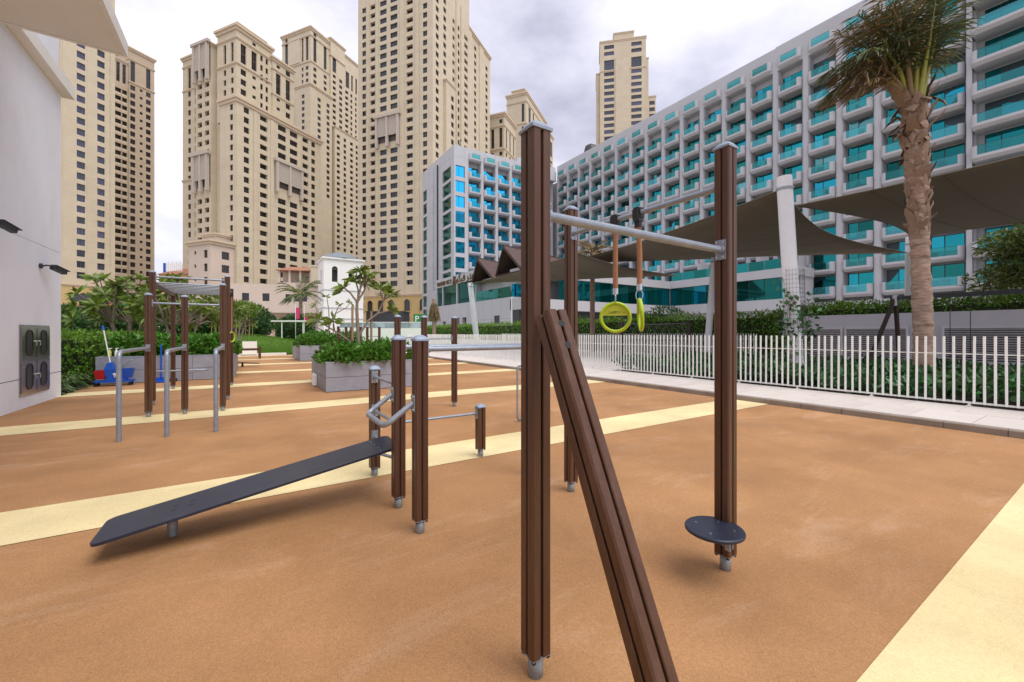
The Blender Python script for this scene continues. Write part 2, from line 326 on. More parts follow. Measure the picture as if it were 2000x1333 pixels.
def hedge(name, b, n, ln, wd, m, parent=None, rough=.12):
    P, nr = rand_box(n, b, .4); bump = np.sin(P[:, 0]*3.1)*np.sin(P[:, 1]*2.3)*rough + rng.normal(size=n)*rough*.5
    P[:, 2] += bump*(P[:, 2] - b[4])/(b[5]-b[4])
    Dr = nr*1.0 + rng.normal(size=(n, 3))*.8 + np.array([0, 0, .5])
    return leaves(name, P, Dr, ln*(.7+.6*rng.random(n)), wd*(.7+.6*rng.random(n)), m, parent)

# ================================================================ the setting: ground sheets
def sheet(name, x0, x1, y0, y1, z, m, nx=1, ny=1):
    b = MB(); xs = np.linspace(x0, x1, nx+1); ys = np.linspace(y0, y1, ny+1)
    vs = [(x, y, z) for y in ys for x in xs]
    b.add(vs, [(j*(nx+1)+i, j*(nx+1)+i+1, (j+1)*(nx+1)+i+1, (j+1)*(nx+1)+i) for j in range(ny) for i in range(nx)])
    return struct(b.build(name, m))
sheet('ground', -900, 900, -900, 900, -.03, 'ground')
sheet('rubber_floor', -3.05, 7.42, -8, 26.4, 0, 'rubber')
for i, (y0, y1) in enumerate(((-3.2, -2.5), (-.12, .545), (3.5, 4.15), (7.27, 7.94), (11.08, 11.75), (14.75, 15.4), (18.4, 19.05), (22.1, 22.75), (25.6, 26.2))):
    sheet('floor_stripe', -3.05, 7.42, y0, y1, .004, 'rubber_y')
# play lawn edge beyond the gym: white kerb, mound of grass
b = MB(); b.box(-6, 1.78, 26.4, 26.65, -.03, .12); struct(b.build('lawn_kerb', 'white_paint'))
nx, ny = 60, 60; b = MB(); vs = []
for j in range(ny+1):
    for i in range(nx+1):
        x = -22 + 44*i/nx; y = 26.65 + 40*j/ny
        z = .06 + 1.05*math.exp(-((x+1)/5)**2 - ((y-43)/6)**2) + .75*math.exp(-((x-5.5)/4)**2 - ((y-52)/6)**2) + .6*math.exp(-((x+10)/6)**2-((y-46)/7)**2)
        vs.append((x, y, z))
b.add(vs, [(j*(nx+1)+i, j*(nx+1)+i+1, (j+1)*(nx+1)+i+1, (j+1)*(nx+1)+i) for j in range(ny) for i in range(nx)], 0, True)
struct(b.build('lawn', 'grass'))
def lawn_z(x, y): return .06 + 1.05*np.exp(-((x+1)/5)**2 - ((y-43)/6)**2) + .75*np.exp(-((x-5.5)/4)**2 - ((y-52)/6)**2) + .6*np.exp(-((x+10)/6)**2-((y-46)/7)**2)
n = 60000; gx = -9 + 15*rng.random(n); gy = 26.7 + 20*rng.random(n)**1.3
P = np.stack([gx, gy, lawn_z(gx, gy) - .01], 1); Dr = rng.normal(size=(n, 3))*.35 + np.array([0, 0, 1])
stuff(tag(leaves('grass', P, Dr, .09+.06*rng.random(n), .02, 'blade'), 'short bright green lawn grass beyond the low white kerb', 'grass'))

# kerb and paved strip along the picket fence: stones and slabs are pieces of their own
path = inst('path', None, None, (0, 0, 0)); struct(path)
b = MB(); b.box(7.47, 9.62, -6, 30, -.03, .045); b.build('bedding', 'joint', path)
ys = [-6.0]
while ys[-1] < 29.6: ys.append(ys[-1] + random.choice((.53, .53, 1.06)))
km = {}
for y0, y1 in zip(ys, ys[1:]):
    L_ = round(y1-y0, 2)
    if L_ not in km:
        b = MB(); g = .003; h_ = L_/2-g
        b.add([(-.06, -h_, -.12), (.06, -h_, -.12), (.06, h_, -.12), (-.06, h_, -.12), (-.06, -h_, -.012), (-.06, h_, -.012), (-.048, -h_, 0), (-.048, h_, 0), (.06, -h_, 0), (.06, h_, 0)],
              [(0, 4, 5, 3), (4, 6, 7, 5), (6, 8, 9, 7), (1, 2, 9, 8), (0, 1, 8, 6, 4), (3, 5, 7, 9, 2)])
        km[L_] = b.mesh('kerb_stone', 'kerb')
    inst('kerb_stone', km[L_], path, (7.48, (y0+y1)/2, .085 + random.uniform(-.0015, .0015)))
b = MB(); b.box(-.447, .447, -.297, .297, -.04, 0, 0, .004); sm = b.mesh('paving_slab', 'slab')
for i in range(60):
    for k in range(2):
        inst('paving_slab', sm, path, (7.99 + .9*k + (.0 if k == 0 else 0), -5.7 + .6*i + (.3 if k else 0), .084 + random.uniform(-.0012, .0012)), (random.uniform(-.001, .001), random.uniform(-.001, .001), 0))

# ---------------------------------------------------------------- picket fences
def picket_fence(name, label, X, y0, y1, step, zb, zt, rail_z, m='white_paint', sec=.028, posts=True):
    t = thing(name, label, 'fence', (X, y0, 0))
    b = MB(); s = sec/2; b.box(-s, s, -s, s, 0, zt-zb, 0, .004); pm = b.mesh('picket', m)
    n = int((y1-y0)/step)
    for i in range(n): inst('picket', pm, t, (random.uniform(-.002, .002), i*step, zb), (random.uniform(-.006, .006), random.uniform(-.006, .006), random.uniform(-.05, .05)))
    for z, h2 in ((rail_z, .008), (zb+.012, .014)):
        b = MB(); b.box(.019, .031, -.05, (n-1)*step+.05, z-h2, z+h2); b.build('rail', m, t)
    if posts:
        b = MB(); b.box(-.03, .03, -.03, .03, -.012, .008).box(-.01, .01, -.014, .014, .008, zb-.08); fm = b.mesh('foot', m)
        for i in range(0, n, 11): inst('foot', fm, t, (0.025, i*step+step/2, .084))
    return t
picket_fence('picket_fence', 'long white picket fence standing on the paved kerb strip', 9.33, -.9, 28.5, .107, .125, 1.158, .885)
picket_fence('picket_fence', 'second white picket fence in front of the clipped hedge beyond the play area', 19.3, 9.6, 32, .12, .05, 1.2, .95, posts=False)

# ---------------------------------------------------------------- white building on the left, with its roof slab
wb = thing('white_building', 'smooth white rendered building wall with overhanging roof slab at the left edge', 'building', (-3.04, 0, 0))
for z0, z1 in ((0, .468), (.482, 2.733), (2.741, 5.78)):
    b = MB(); b.box(-6, 0, -8, 11.3, z0, z1); b.build('wall_panel', 'render_white', wb)
b = MB(); b.box(-5.98, -.012, -7.98, 11.288, .01, 5.7); b.build('wall_core', 'joint', wb)
b = MB(); b.box(-6, -.02, -8, 11.28, 6.02, 8.6); b.build('upper_wall', 'render_white', wb)
b = MB(); b.box(-6, .16, -8, 11.42, 5.785, 6.015, 0, .01); b.build('cornice', 'white_paint', wb)
rs = MB(); rs.box(.0, 1.36, -8, 8.72, 5.60, 5.66, 0).box(1.362, 1.42, -8, 8.78, 5.59, 5.80, 1).box(.0, 1.36, 8.722, 8.78, 5.59, 5.80, 1).box(0, 1.36, -8, 8.72, 5.663, 5.78, 1); rs.build('roof_slab', ['soffit', 'white_paint'], wb)

# stainless hatch with four oval view ports, set into the wall
hp = thing('steel_cabinet', 'recessed stainless steel cabinet with four oval ports in the white wall', 'cabinet', (-3.04, 9.59, .2))
b = MB(); b.box(-.02, .014, 0, 1.13, 0, 1.14, 0); b.build('frame', 'inox', hp)
def oval(w, h_, r, n=7):
    pts = []
    for cx, cy, a0 in ((w-r, h_-r, 0), (-w+r, h_-r, 90), (-w+r, -h_+r, 180), (w-r, -h_+r, 270)):
        for i in range(n): a = R(a0+90*i/(n-1)); pts.append((cx+r*math.cos(a), cy+r*math.sin(a)))
    return pts
for i in range(2):
    for k in range(2):
        cy, cz = .29+.55*i, .30+.55*k
        b = MB(); b.box(.016, .026, cy-.262, cy+.262, cz-.255, cz+.255); d = b.build('door', 'inox', hp)
        o1 = oval(.115, .19, .08); o0 = oval(.138, .213, .098)
        b = MB(); nn = len(o1); vs = [(.028, cy+y, cz+z) for y, z in o0]+[(.036, cy+y, cz+z) for y, z in o1]+[(.026, cy+y, cz+z) for y, z in o1]
        b.add(vs, [(j, (j+1) % nn, nn+(j+1) % nn, nn+j) for j in range(nn)]+[(nn+j, nn+(j+1) % nn, 2*nn+(j+1) % nn, 2*nn+j) for j in range(nn)], 0); b.build('port_seal', 'rubber_seal', d)
        b = MB(); b.add([(.0275, cy+y*1.02, cz+z*1.02) for y, z in o1], [tuple(range(nn))]); b.build('port_pane', 'smoke', d)
        s_ = 1 if i == 0 else -1
        b = MB(); b.tube([(.026, cy+s_*.2, cz+.02), (.05, cy+s_*.2, cz+.02)], .012, 8).tube([(.045, cy+s_*.2, cz-.05), (.045, cy+s_*.2, cz+.03)], .007, 6); b.build('latch', 'bolt', d)

def cctv(label, loc, pitch, L_=.26):
    t = thing('security_camera', label, 'camera', loc)
    b = MB(); b.tube([(0, 0, 0), (.03, 0, 0)], .045, 14); b.build('wall_plate', 'darkgrey', t)
    b = MB(); b.tube(fillet([(.02, 0, 0), (.1, 0, .02), (.13, .08, 0)], .03), .014, 8); b.build('arm', 'darkgrey', t)
    dv = Vector((.35, .93, -pitch)).normalized(); c = Vector((.13, .08, 0)); sx = dv.cross(Vector((0, 0, 1))).normalized(); up = sx.cross(dv)
    b = MB(); b.obox(c+dv*L_/2, sx*.04, dv*L_/2, up*.036); bo = b.build('housing', 'darkgrey', t)
    b = MB(); b.obox(c+dv*(L_/2+.03)+up*.043, sx*.047, dv*(L_/2+.02), up*.006); b.build('sun_shield', 'black', bo)
    b = MB(); b.tube([c+dv*L_, c+dv*(L_+.012)], .028, 12); b.build('lens', 'smoke', bo)
cctv('small dark bullet camera on the white wall above the steel cabinet', (-3.04, 10.35, 2.37), .25)
cctv('dark bullet camera high on the white wall cut by the left picture edge', (-3.04, 8.50, 2.74), .3, .24)

# ================================================================ exercise stations
HS = .0395
def post_profile():
    g, d, c, h_ = .0045, .011, .006, HS; pts = []
    side = [(-h_+c, -h_), (-g-.003, -h_), (-g, -h_+.003), (-g, -h_+d), (g, -h_+d), (g, -h_+.003), (g+.003, -h_), (h_-c, -h_)]
    for k in range(4):
        a = k*math.pi/2
        pts += [(x*math.cos(a)-y*math.sin(a), x*math.sin(a)+y*math.cos(a)) for x, y in side]
    return pts
PROF = post_profile()
def cap_mesh():
    b = MB(); s = .0435; n = 12; vs = []
    for j in range(n+1):
        for i in range(n+1):
            x = -1+2*i/n; y = -1+2*j/n
            z = .004 + .026*(1-abs(x)**2.6)**.75*(1-abs(y)**2.6)**.75
            vs.append((x*s, y*s, z))
    b.add(vs, [(j*(n+1)+i, j*(n+1)+i+1, (j+1)*(n+1)+i+1, (j+1)*(n+1)+i) for j in range(n) for i in range(n)], 0, True)
    b.box(-s, s, -s, s, -.006, .0038)
    return b.mesh('cap', 'cap')
CAP = cap_mesh()
def foot_mesh():
    b = MB(); b.box(-.0385, .0385, -.0385, .0385, -.004, -.0005)
    for x in (-1, 1):
        for y in (-1, 1): b.obox((x*.030, y*.030, -.009), (.006, 0, 0), (0, .006, 0), (0, 0, .005), 1)
    return b.mesh('foot_plate', ['galv', 'black'])
FOOT = foot_mesh()
PIPE = MB().lathe([(.0265, -.02), (.0265, .079)], n=20).mesh('foot_pipe', 'galv')
PM = {}
def post(parent, x, y, h_, zb=.082):
    key = round(h_-zb, 3)
    if key not in PM:
        b = MB(); L_ = key
        b.prism(PROF, 0, L_-.036); PM[key] = b.mesh('post', 'brown')
    p = inst('post', PM[key], parent, (x, y, zb)); p.rotation_euler[2] = random.choice((0, 1, 2, 3))*math.pi/2 + random.uniform(-.012, .012)
    inst('cap', CAP, p, (0, 0, h_-zb-.033)); inst('foot_plate', FOOT, p, (0, 0, 0))
    inst('foot_pipe', PIPE, p, (0, 0, -zb))
    return p
def bracket_mesh(h2=.05):
    b = MB(); w = .026     # plate normal to +X, bar leaves along +X
    b.box(0, .007, -w, w, -h2, h2)
    for y in (-1, 1):
        for z in (-1, 1): b.tube([(.0075, y*.017, z*(h2-.012)), (.0125, y*.017, z*(h2-.012))], .0055, 8, 1)
    return b.mesh('bracket', ['steel', 'bolt'])
BRK = bracket_mesh(); BRK2 = bracket_mesh(.042)
def bar(parent, a, b_, r=.017, br=True, pad=.0):
    """tube between two post faces with a flange plate at each end"""
    a = Vector(a); b_ = Vector(b_); d = (b_-a).normalized()
    o = MB().tube([a + d*.004, b_ - d*.004], r, 14).tube([a+d*.008, a+d*.022], r*1.35, 14).tube([b_-d*.022, b_-d*.008], r*1.35, 14).build('bar', 'steel', parent)
    if br:
        for p, q in ((a, d), (b_, -d)): inst('bracket', BRK, parent, p, math.atan2(q.y, q.x))
    return o
F_ = HS
st = thing('exercise_station', 'brown post exercise station in the foreground with sit-up board, bars and step disc', 'gym station', (.85, 1.17, 0))
o = Vector((.85, 1.17, 0))
def L(x, y, z): return (x-o.x, y-o.y, z)
for x, y, h_ in ((.85, 1.17, 1.945), (2.045, 1.17, 2.175), (2.065, 2.385, 2.175), (2.065, 2.81, 1.195), (.87, 2.81, 1.195), (.87, 2.385, 1.195), (.89, 3.53, .935), (1.9, 3.53, .52)): post(st, x-o.x, y-o.y, h_)
bar(st, L(.85+F_, 1.17, 1.622), L(2.045-F_, 1.17, 1.622), .0175)
bar(st, L(2.055, 1.17+F_, 1.955), L(2.055, 2.385-F_, 1.955), .0165)
bar(st, L(.87+F_, 2.385, 1.105), L(2.065-F_, 2.385, 1.105), .0165)
bar(st, L(.87+F_, 2.81, 1.105), L(2.065-F_, 2.81, 1.105), .0165)
for z in (.84, .56, .345): bar(st, L(.88, 3.53-F_, z), L(.88, 2.81+F_, z), .012)
bar(st, L(.89+F_, 3.53, .425), L(1.9-F_, 3.53, .425), .0125)
# bent grip tube in front of the two upright posts
b = MB().tube(fillet([L(.87-F_-.006, 2.81, .785), L(.66, 2.81, .665), L(.66, 2.385, .665), L(.87-F_-.006, 2.385, .785)], .05), .0165, 14); b.build('grip_bar', 'steel', st)
for y in (2.81, 2.385): inst('bracket', BRK, st, L(.87-F_, y, .785), math.pi)
# sit-up board
d = Vector((.92+.69, 0, .388-.115)); ln = d.length; d.normalize(); up = Vector((-d.z, 0, d.x)); c0 = Vector(L(-.69, 3.09, .115))
ol = []
wv = .185; r_ = .05
for cx, cy, a0 in ((ln-r_, wv-r_, 0), (r_, wv-r_, 90), (r_, -wv+r_, 180), (ln-r_, -wv+r_, 270)):
    for i in range(7): a = R(a0+15*i); ol.append((cx+r_*math.cos(a), cy+r_*math.sin(a)))
def bd(u, v, w): return c0 + d*u + Vector((0, v, 0)) + up*w
n_ = len(ol); b = MB(); e_ = .0025
rings = [(1, -.0085, 0), (1, .0065, 0), (.0, .0085, e_)]
vs = [bd(u, v, -.0085) for u, v in ol]+[bd(u, v, .0065) for u, v in ol]
cxm = ln/2
vs += [bd(cxm+(u-cxm)*(1-e_/ln*2), v*(1-e_/wv), .0085) for u, v in ol]
b.add(vs, [(j, (j+1) % n_, n_+(j+1) % n_, n_+j) for j in range(n_)]+[(n_+j, n_+(j+1) % n_, 2*n_+(j+1) % n_, 2*n_+j) for j in range(n_)]+[tuple(range(n_-1, -1, -1)), tuple(range(2*n_, 3*n_))])
board = b.build('sit_up_board', 'hpl', st)
b = MB()
for u, v in ((.33, .035), (.33, -.035), (.41, .035), (.41, -.035)): b.tube([bd(u, v, .0085), bd(u, v, .0095)], .013, 10)
b.build('bolt_hole', 'black', board)
b = MB()
for u, v in ((ln-.14, .12), (ln-.14, .02), (ln-.14, -.08), (ln-.14, -.15)): b.tube([bd(u, v, .0085), bd(u, v, .013)], .008, 10)
b.build('bolt', 'bolt', board)
b = MB(); q = bd(.31, 0, -.01); b.tube([(q.x, q.y+.05, -.01), (q.x, q.y+.05, q.z)], .026, 16).obox((q.x, q.y, q.z-.004), d*.07, (0, .06, 0), up*.003); b.build('board_foot', 'galv', st)
b = MB(); q = bd(ln-.14, 0, -.012); b.obox(q, d*.025, (0, .17, 0), up*.004).tube([bd(ln-.14, -.08, -.012), bd(ln-.14, -.08, -.05)], .012, 10).tube([bd(ln-.14, -.17, -.012), L(.86, 2.81+F_, .33)], .012, 8); b.build('board_bracket', 'galv', st)
# leaning post against the foremost upright
lp0 = Vector(L(.832, .475, -.02)); lp1 = Vector(L(.832, 1.062, 1.262)); dv = (lp1-lp0).normalized(); sx = Vector((1, 0, 0)); sy = dv.cross(sx)
b = MB(); n_ = len(PROF); vs = [lp0 + sx*x + sy*y for x, y in PROF]+[lp1 + sx*x + sy*y for x, y in PROF]
b.add(vs, [(i, (i+1) % n_, n_+(i+1) % n_, n_+i) for i in range(n_)]+[tuple(range(n_-1, -1, -1)), tuple(range(n_, 2*n_))])
lean = b.build('leaning_post', 'brown', st)
b = MB(); L_ = (lp1-lp0).length
for u in (L_-.05, L_-.125): b.tube([lp0+dv*u-sy*(HS-.002), lp0+dv*u-sy*(HS+.001)], .012, 12)
b.build('bolt_hole', 'black', lean)
b = MB()
b.tube([lp0+dv*(L_-.02)+sy*HS, Vector(L(.84, 1.17-F_, 1.235))], .012, 10); b.build('spacer', 'galv', st)
# step disc on the right-hand post
b = MB(); cx, cy = 1.905, 1.145; nn = 36
prof = [(.128, .238), (.134, .242), (.134, .252), (.129, .257)]
b.lathe(prof, (cx-o.x, cy-o.y), nn); disc = b.build('step_disc', 'hpl', st)
b = MB()
for a in (20, 110, 200, 300): b.tube([L(cx+.085*math.cos(R(a)), cy+.085*math.sin(R(a)), .257), L(cx+.085*math.cos(R(a)), cy+.085*math.sin(R(a)), .261)], .007, 10)
b.build('bolt', 'bolt', disc)
b = MB(); b.box(1.88-o.x, 2.0-o.x, 1.10-o.y, 1.19-o.y, .226, .236).obox(L(1.998, 1.145, .19), (.004, 0, 0), (0, .04, 0), (0, 0, .05)).obox(L(1.985, 1.124, .16), (.006, 0, 0), (0, .012, 0), (0, 0, .03)); b.build('disc_bracket', 'galv', st)

# gymnastic rings hanging from the high bar
def ring(label, y, zc, yaw, tilt=0, sway=0):
    t = thing('gym_ring', label, 'ring', (2.055, y, 1.955), 0, 'lime rings on the high bar')
    b = MB(); b.box(-.028, .028, -.024, .024, -.055, .032, 0, .008).box(-.02, .02, -.03, .03, -.03, .026).box(-.018, .018, -.02, .02, -.09, -.055, 0, .006); b.build('clamp', 'black', t)
    H_ = 1.955-zc; top = -.09; end = -(H_-.155)
    pts = [(0, 0, top + .01)]
    for i in range(1, 8): u = i/7; pts.append((sway*math.sin(u*2.6), -sway*.3*u, top+(end-top)*u))
    b = MB(); b.tube(pts, .0165, 10); b.build('strap', 'strap', t)
    ex, ey, ez = pts[-1]
    b = MB(); b.tube([(ex, ey, ez+.008), (ex, ey, ez-.03)], .019, 12); b.build('ferrule', 'bolt', t)
    ca, sa = math.cos(yaw), math.sin(yaw)
    b = MB(); pl = []
    for i in range(14): a = 2*math.pi*i/14; w = .021*math.cos(a); pl.append((ex - w*sa, ey + w*ca, ez-.062+.036*math.sin(a)))
    b.tube(pl, .0035, 6, closed=True); b.build('shackle', 'bolt', t)
    rr = .094; cz = ez-.09-rr; rg = []
    for i in range(40):
        a = 2*math.pi*i/40; u = rr*math.cos(a); v = rr*math.sin(a)
        rg.append((ex+u*ca+ tilt*(v-rr), ey+u*sa, cz+v))
    b = MB(); b.tube(rg, .0115, 12, closed=True); ro = b.build('ring', 'lime', t)
    # half-moon plate in the upper part of the ring
    b = MB(); seg = [(-.088, .012)]+[(.088*math.cos(R(a)), .088*math.sin(R(a))) for a in range(172, 7, -11)]+[(.088, .012)]
    for s2 in (-.003, .003): b.add([(ex+u*ca - s2*sa + tilt*(v-rr), ey+u*sa + s2*ca, cz+v) for u, v in seg], [tuple(range(len(seg)))])
    b.add([(ex-.088*ca-s2*sa+ tilt*(.012-rr), ey-.088*sa+s2*ca, cz+.012) for s2 in (-.003, .003)]+[(ex+.088*ca-s2*sa+ tilt*(.012-rr), ey+.088*sa+s2*ca, cz+.012) for s2 in (.003, -.003)], [(0, 1, 2, 3)])
    b.build('plate', 'limedark', ro)
    return t, ex, ey, cz, ca, sa
def text_mesh(body, size, m, ext=.0):
    cu = bpy.data.curves.new('t', 'FONT'); cu.body = body; cu.size = size; cu.extrude = ext; cu.align_x = 'CENTER'; cu.align_y = 'CENTER'; cu.resolution_u = 3
    ob = bpy.data.objects.new('t', cu); col.objects.link(ob); dg = bpy.context.evaluated_depsgraph_get(); dg.update()
    me = bpy.data.meshes.new_from_object(ob.evaluated_get(dg)); bpy.data.objects.remove(ob); me.materials.clear(); me.materials.append(M[m]); return me
t1, ex, ey, cz, ca, sa = ring('lime gym ring turned face-on with a printed half-moon plate', 1.925, 1.337, R(-42))
for body, dx, m_ in (('LAPP', -.018, 'print'), ('SET', .026, 'fade')):
    me = text_mesh(body, .024, m_); u = dx
    inst('lettering', me, t1, (ex+u*ca+.0045*sa, ey+u*sa-.0045*ca, cz+.032), (R(90), 0, R(-42)))
b = MB(); b.tube([(ex+.055*ca+.003*sa, ey+.055*sa-.003*ca, cz+.032), (ex+.055*ca+.0048*sa, ey+.055*sa-.0048*ca, cz+.032)], .005, 10); b.build('print_dot', 'reddot', t1)
ring('lime gym ring hanging edge-on from a bent tan strap', 1.735, 1.347, R(46), tilt=-.1, sway=.012)

# second station at the left: high ladder, pull-up posts and three hoop rails
s2 = thing('exercise_station', 'left hand exercise station with overhead ladder and three bent steel rails', 'gym station', (-1.3, 7.77, 0))
o = Vector((-1.3, 7.77, 0))
PA, PB, PC, PD, PF, PE, PG = (-1.215, 7.77), (-.805, 7.77), (-.342, 7.77), (-1.365, 9.06), (-.33, 9.06), (-1.385, 11.44), (-.342, 11.44)
for (x, y), h_ in ((PA, 1.79), (PB, 1.78), (PC, 1.985), (PD, 2.265), (PF, 2.265), (PE, 2.265), (PG, 2.265)): post(s2, x-o.x, y-o.y, h_)
bar(s2, L(PA[0]+F_, PA[1], 1.64), L(PB[0]-F_, PB[1], 1.64), .0145); bar(s2, L(PB[0]+F_, PB[1], 1.64), L(PC[0]-F_, PC[1], 1.64), .0145)
bar(s2, L(PD[0]+F_, 9.06, .56), L(-.62, 9.06, .56), .014, br=False)
bar(s2, L(PB[0], 7.77+F_, .6), L(-.62, 9.06, .56), .012, br=False)
for x in (PA[0], PB[0], PC[0]):
    b = MB().tube(fillet([L(x, 6.18, -.02), L(x, 6.18, .995), L(x, 7.77-F_-.006, .995)], .085, 8), .0245, 16); b.build('hoop_rail', 'steel', s2)
    inst('bracket', BRK, s2, L(x, 7.77-F_, .995), -math.pi/2)
for x in (-1.375, -.336):
    b = MB(); b.box(x-o.x-.018, x-o.x+.018, 9.06+F_-o.y+.002, 11.44-F_-o.y-.002, 2.0, 2.11, 0, .004); b.build('ladder_rail', 'brown', s2)
for i in range(8):
    y = 9.2 + 2.1*i/7; b = MB(); b.tube([L(-1.356, y, 2.07), L(-.355, y, 2.07)], .0165, 12); b.build('rung', 'steel', s2)
bar(s2, L(PD[0]+F_, 9.06, 2.16), L(PF[0]-F_, 9.06, 2.16), .0165)
t3 = thing('gym_ring', 'lime ring on a long strap under the overhead ladder at the left', 'ring', (-.30, 10.2, 2.02))
b = MB(); b.box(-.025, .025, -.02, .02, -.06, .02, 0, .006); b.build('clamp', 'black', t3)
b = MB(); b.tube([(0, 0, -.05), (0, 0, -.72)], .014, 8); b.build('strap', 'strap', t3)
b = MB(); b.tube([(0, 0, -.71), (0, 0, -.79)], .008, 8); b.build('ferrule', 'bolt', t3)
b = MB(); b.tube([(.05*math.cos(2*math.pi*i/28), .085*math.cos(2*math.pi*i/28), -.89+.1*math.sin(2*math.pi*i/28)) for i in range(28)], .0135, 10, closed=True); b.build('ring', 'lime', t3)

# push-up row behind, and the far station between the planters
s3 = thing('exercise_station', 'row of three brown posts with thin bars beside the grey planter', 'gym station', (1.9, 6.2, 0)); o = Vector((1.9, 6.2, 0))
for x in (1.905, 2.33, 2.85): post(s3, x-o.x, 0, 1.49)
bar(s3, L(1.905+F_, 6.2, 1.14), L(2.33-F_, 6.2, 1.14), .013); bar(s3, L(2.33+F_, 6.2, 1.12), L(2.85-F_, 6.2, 1.12), .013)
ur = thing('u_rail', 'low U-shaped thin steel rail standing on the floor behind the foreground post', 'rail', (3.06, 4.63, 0))
b = MB(); b.tube(fillet([(0, 0, .74), (0, 0, .025), (.55, .3, .025), (.55, .3, .74)], .06, 6), .014, 12); b.tube(fillet([(0, 0, .72), (0, 0, .755), (.55, .3, .755), (.55, .3, .72)], .03, 5), .0135, 12); b.build('tube', 'steel', ur)
s4 = thing('exercise_station', 'far group of brown posts with steel links behind the planters', 'gym station', (3.4, 15.2, 0)); o = Vector((3.4, 15.2, 0))
P4 = ((2.62, 15.3), (2.82, 15.0), (3.05, 15.3), (3.30, 15.0), (3.60, 15.3), (3.95, 15.0))
for x, y in P4: post(s4, x-o.x, y-o.y, 1.48)
for (x0, y0), (x1, y1) in zip(P4[0::2], P4[1::2]): bar(s4, L(x0+.03, y0-.03, 1.1), L(x1-.03, y1+.03, 1.1), .012, br=False)
# balance beam and small pedal in front of the lawn
bb = thing('balance_beam', 'low dark balance beam standing in front of the lawn kerb', 'beam', (-1.2, 22.5, 0))
b = MB(); b.box(-.6, 1.68, -.05, .05, .42, .52, 0, .006); b.build('beam', 'brown', bb)
for x in (-.5, 1.62): b = MB(); b.box(x-.055, x+.055, -.055, .055, .04, .60, 0, .006); b.build('post', 'brown', bb)
wsg = thing('notice_box', 'small white box standing behind the balance beam on the lawn edge', 'box', (.03, 26.0, 0))
b = MB(); b.box(-.33, .33, -.12, .12, .1, .78, 0, .02); b.build('box', 'white_paint', wsg); b = MB(); b.box(-.25, .25, -.08, .08, 0, .098); b.build('plinth', 'greywall', wsg)
pd = thing('foot_pedal', 'small black rocking pedal plate on the tan floor near the left planter', 'pedal', (-.2, 17.6, 0))
b = MB(); b.obox((0, 0, .16), (.52, 0, -.05), (0, .09, 0), (0, 0, .012)); b.build('plate', 'black', pd); b = MB(); b.tube([(0, 0, 0), (0, 0, .15)], .035, 10); b.build('pivot', 'black', pd)

# ================================================================ planters
def planter(label, x0, x1, y0, y1, h_, tw=.9):
    t = thing('planter', label, 'planter', (x0, y0, 0)); W_, D_ = x1-x0, y1-y0
    b = MB(); b.box(.03, W_-.03, .03, D_-.03, -.02, h_-.10); b.build('core', 'joint', t)
    b = MB(); b.box(.06, W_-.06, .06, D_-.06, h_-.098, h_-.04); b.build('soil', 'soil', t)
    g = .0035
    hs = ((0, h_*.5), (h_*.5, h_))
    for face in range(4):
        Lf = W_ if face in (0, 2) else D_; n = max(1, round(Lf/tw)); w = Lf/n
        for r_, (z0, z1) in enumerate(hs):
            for i in range(n):
                a0, a1 = i*w+g, (i+1)*w-g
                if face == 0: q = (a0, a1, 0, .026)
                elif face == 2: q = (a0, a1, D_-.026, D_)
                elif face == 1: q = (0, .026, max(a0, .03), min(a1, D_-.03))
                else: q = (W_-.026, W_, max(a0, .03), min(a1, D_-.03))
                b = MB(); b.box(*q, z0+(.004 if r_ else .012), z1-.004); b.build('tile', 'planter', t)
    b = MB(); c = .09
    b.box(-.004, W_+.004, -.004, c, h_-.003, h_+.018).box(-.004, W_+.004, D_-c, D_+.004, h_-.003, h_+.018).box(-.004, c, c+.002, D_-c-.002, h_-.003, h_+.018).box(W_-c, W_+.004, c+.002, D_-c-.002, h_-.003, h_+.018)
    b.build('coping', 'planter', t)
    return t
planter('grey tiled planter with a young frangipani tree beside the sit-up posts', 1.31, 3.27, 9.03, 11.3, .60)
planter('smaller grey tiled planter farther back in front of the lawn', 1.86, 4.6, 19.9, 23.6, .66)
planter('long grey tiled planter behind the overhead ladder and cleaning cart', -3.02, -.33, 13.3, 17.6, .63)
fl_ = thing('junction_box', 'small white junction box with conduit at the left foot of the frangipani planter', 'box', (1.27, 10.35, 0))
b = MB(); b.box(-.05, .034, -.11, .11, .02, .27, 0, .008); b.build('box', 'white_paint', fl_); b = MB(); b.tube([(-.01, .13, 0), (-.01, .13, .3)], .018, 8); b.build('conduit', 'white_paint', fl_)
def shrub(label, cx, cy, rx, ry, z0, z1, n, ln, wd, m='leaf'):
    t = thing('shrub', label, 'shrub', (cx, cy, z0))
    P, nr = rand_ell(n, (0, 0, 0), (rx, ry, z1-z0), .55); P[:, 2] = np.abs(P[:, 2]) + .02
    k = 1 + .18*np.sin(P[:, 0]*9+cx)*np.sin(P[:, 1]*8+cy); P[:, 2] *= k
    leaves('foliage', P, nr*np.array([1, 1, .6]) + rng.normal(size=(n, 3))*.7 + np.array([0, 0, .6]), ln*(.7+.6*rng.random(n)), wd*(.7+.6*rng.random(n)), m, t)
    b = MB()
    for i in range(7): a = 2*math.pi*i/7; b.tube([(0, 0, -.04), (rx*.35*math.cos(a), ry*.35*math.sin(a), (z1-z0)*.35), (rx*.6*math.cos(a), ry*.6*math.sin(a), (z1-z0)*.62)], [.014, .01, .005], 5)
    b.build('stem', 'bark', t)
    return t
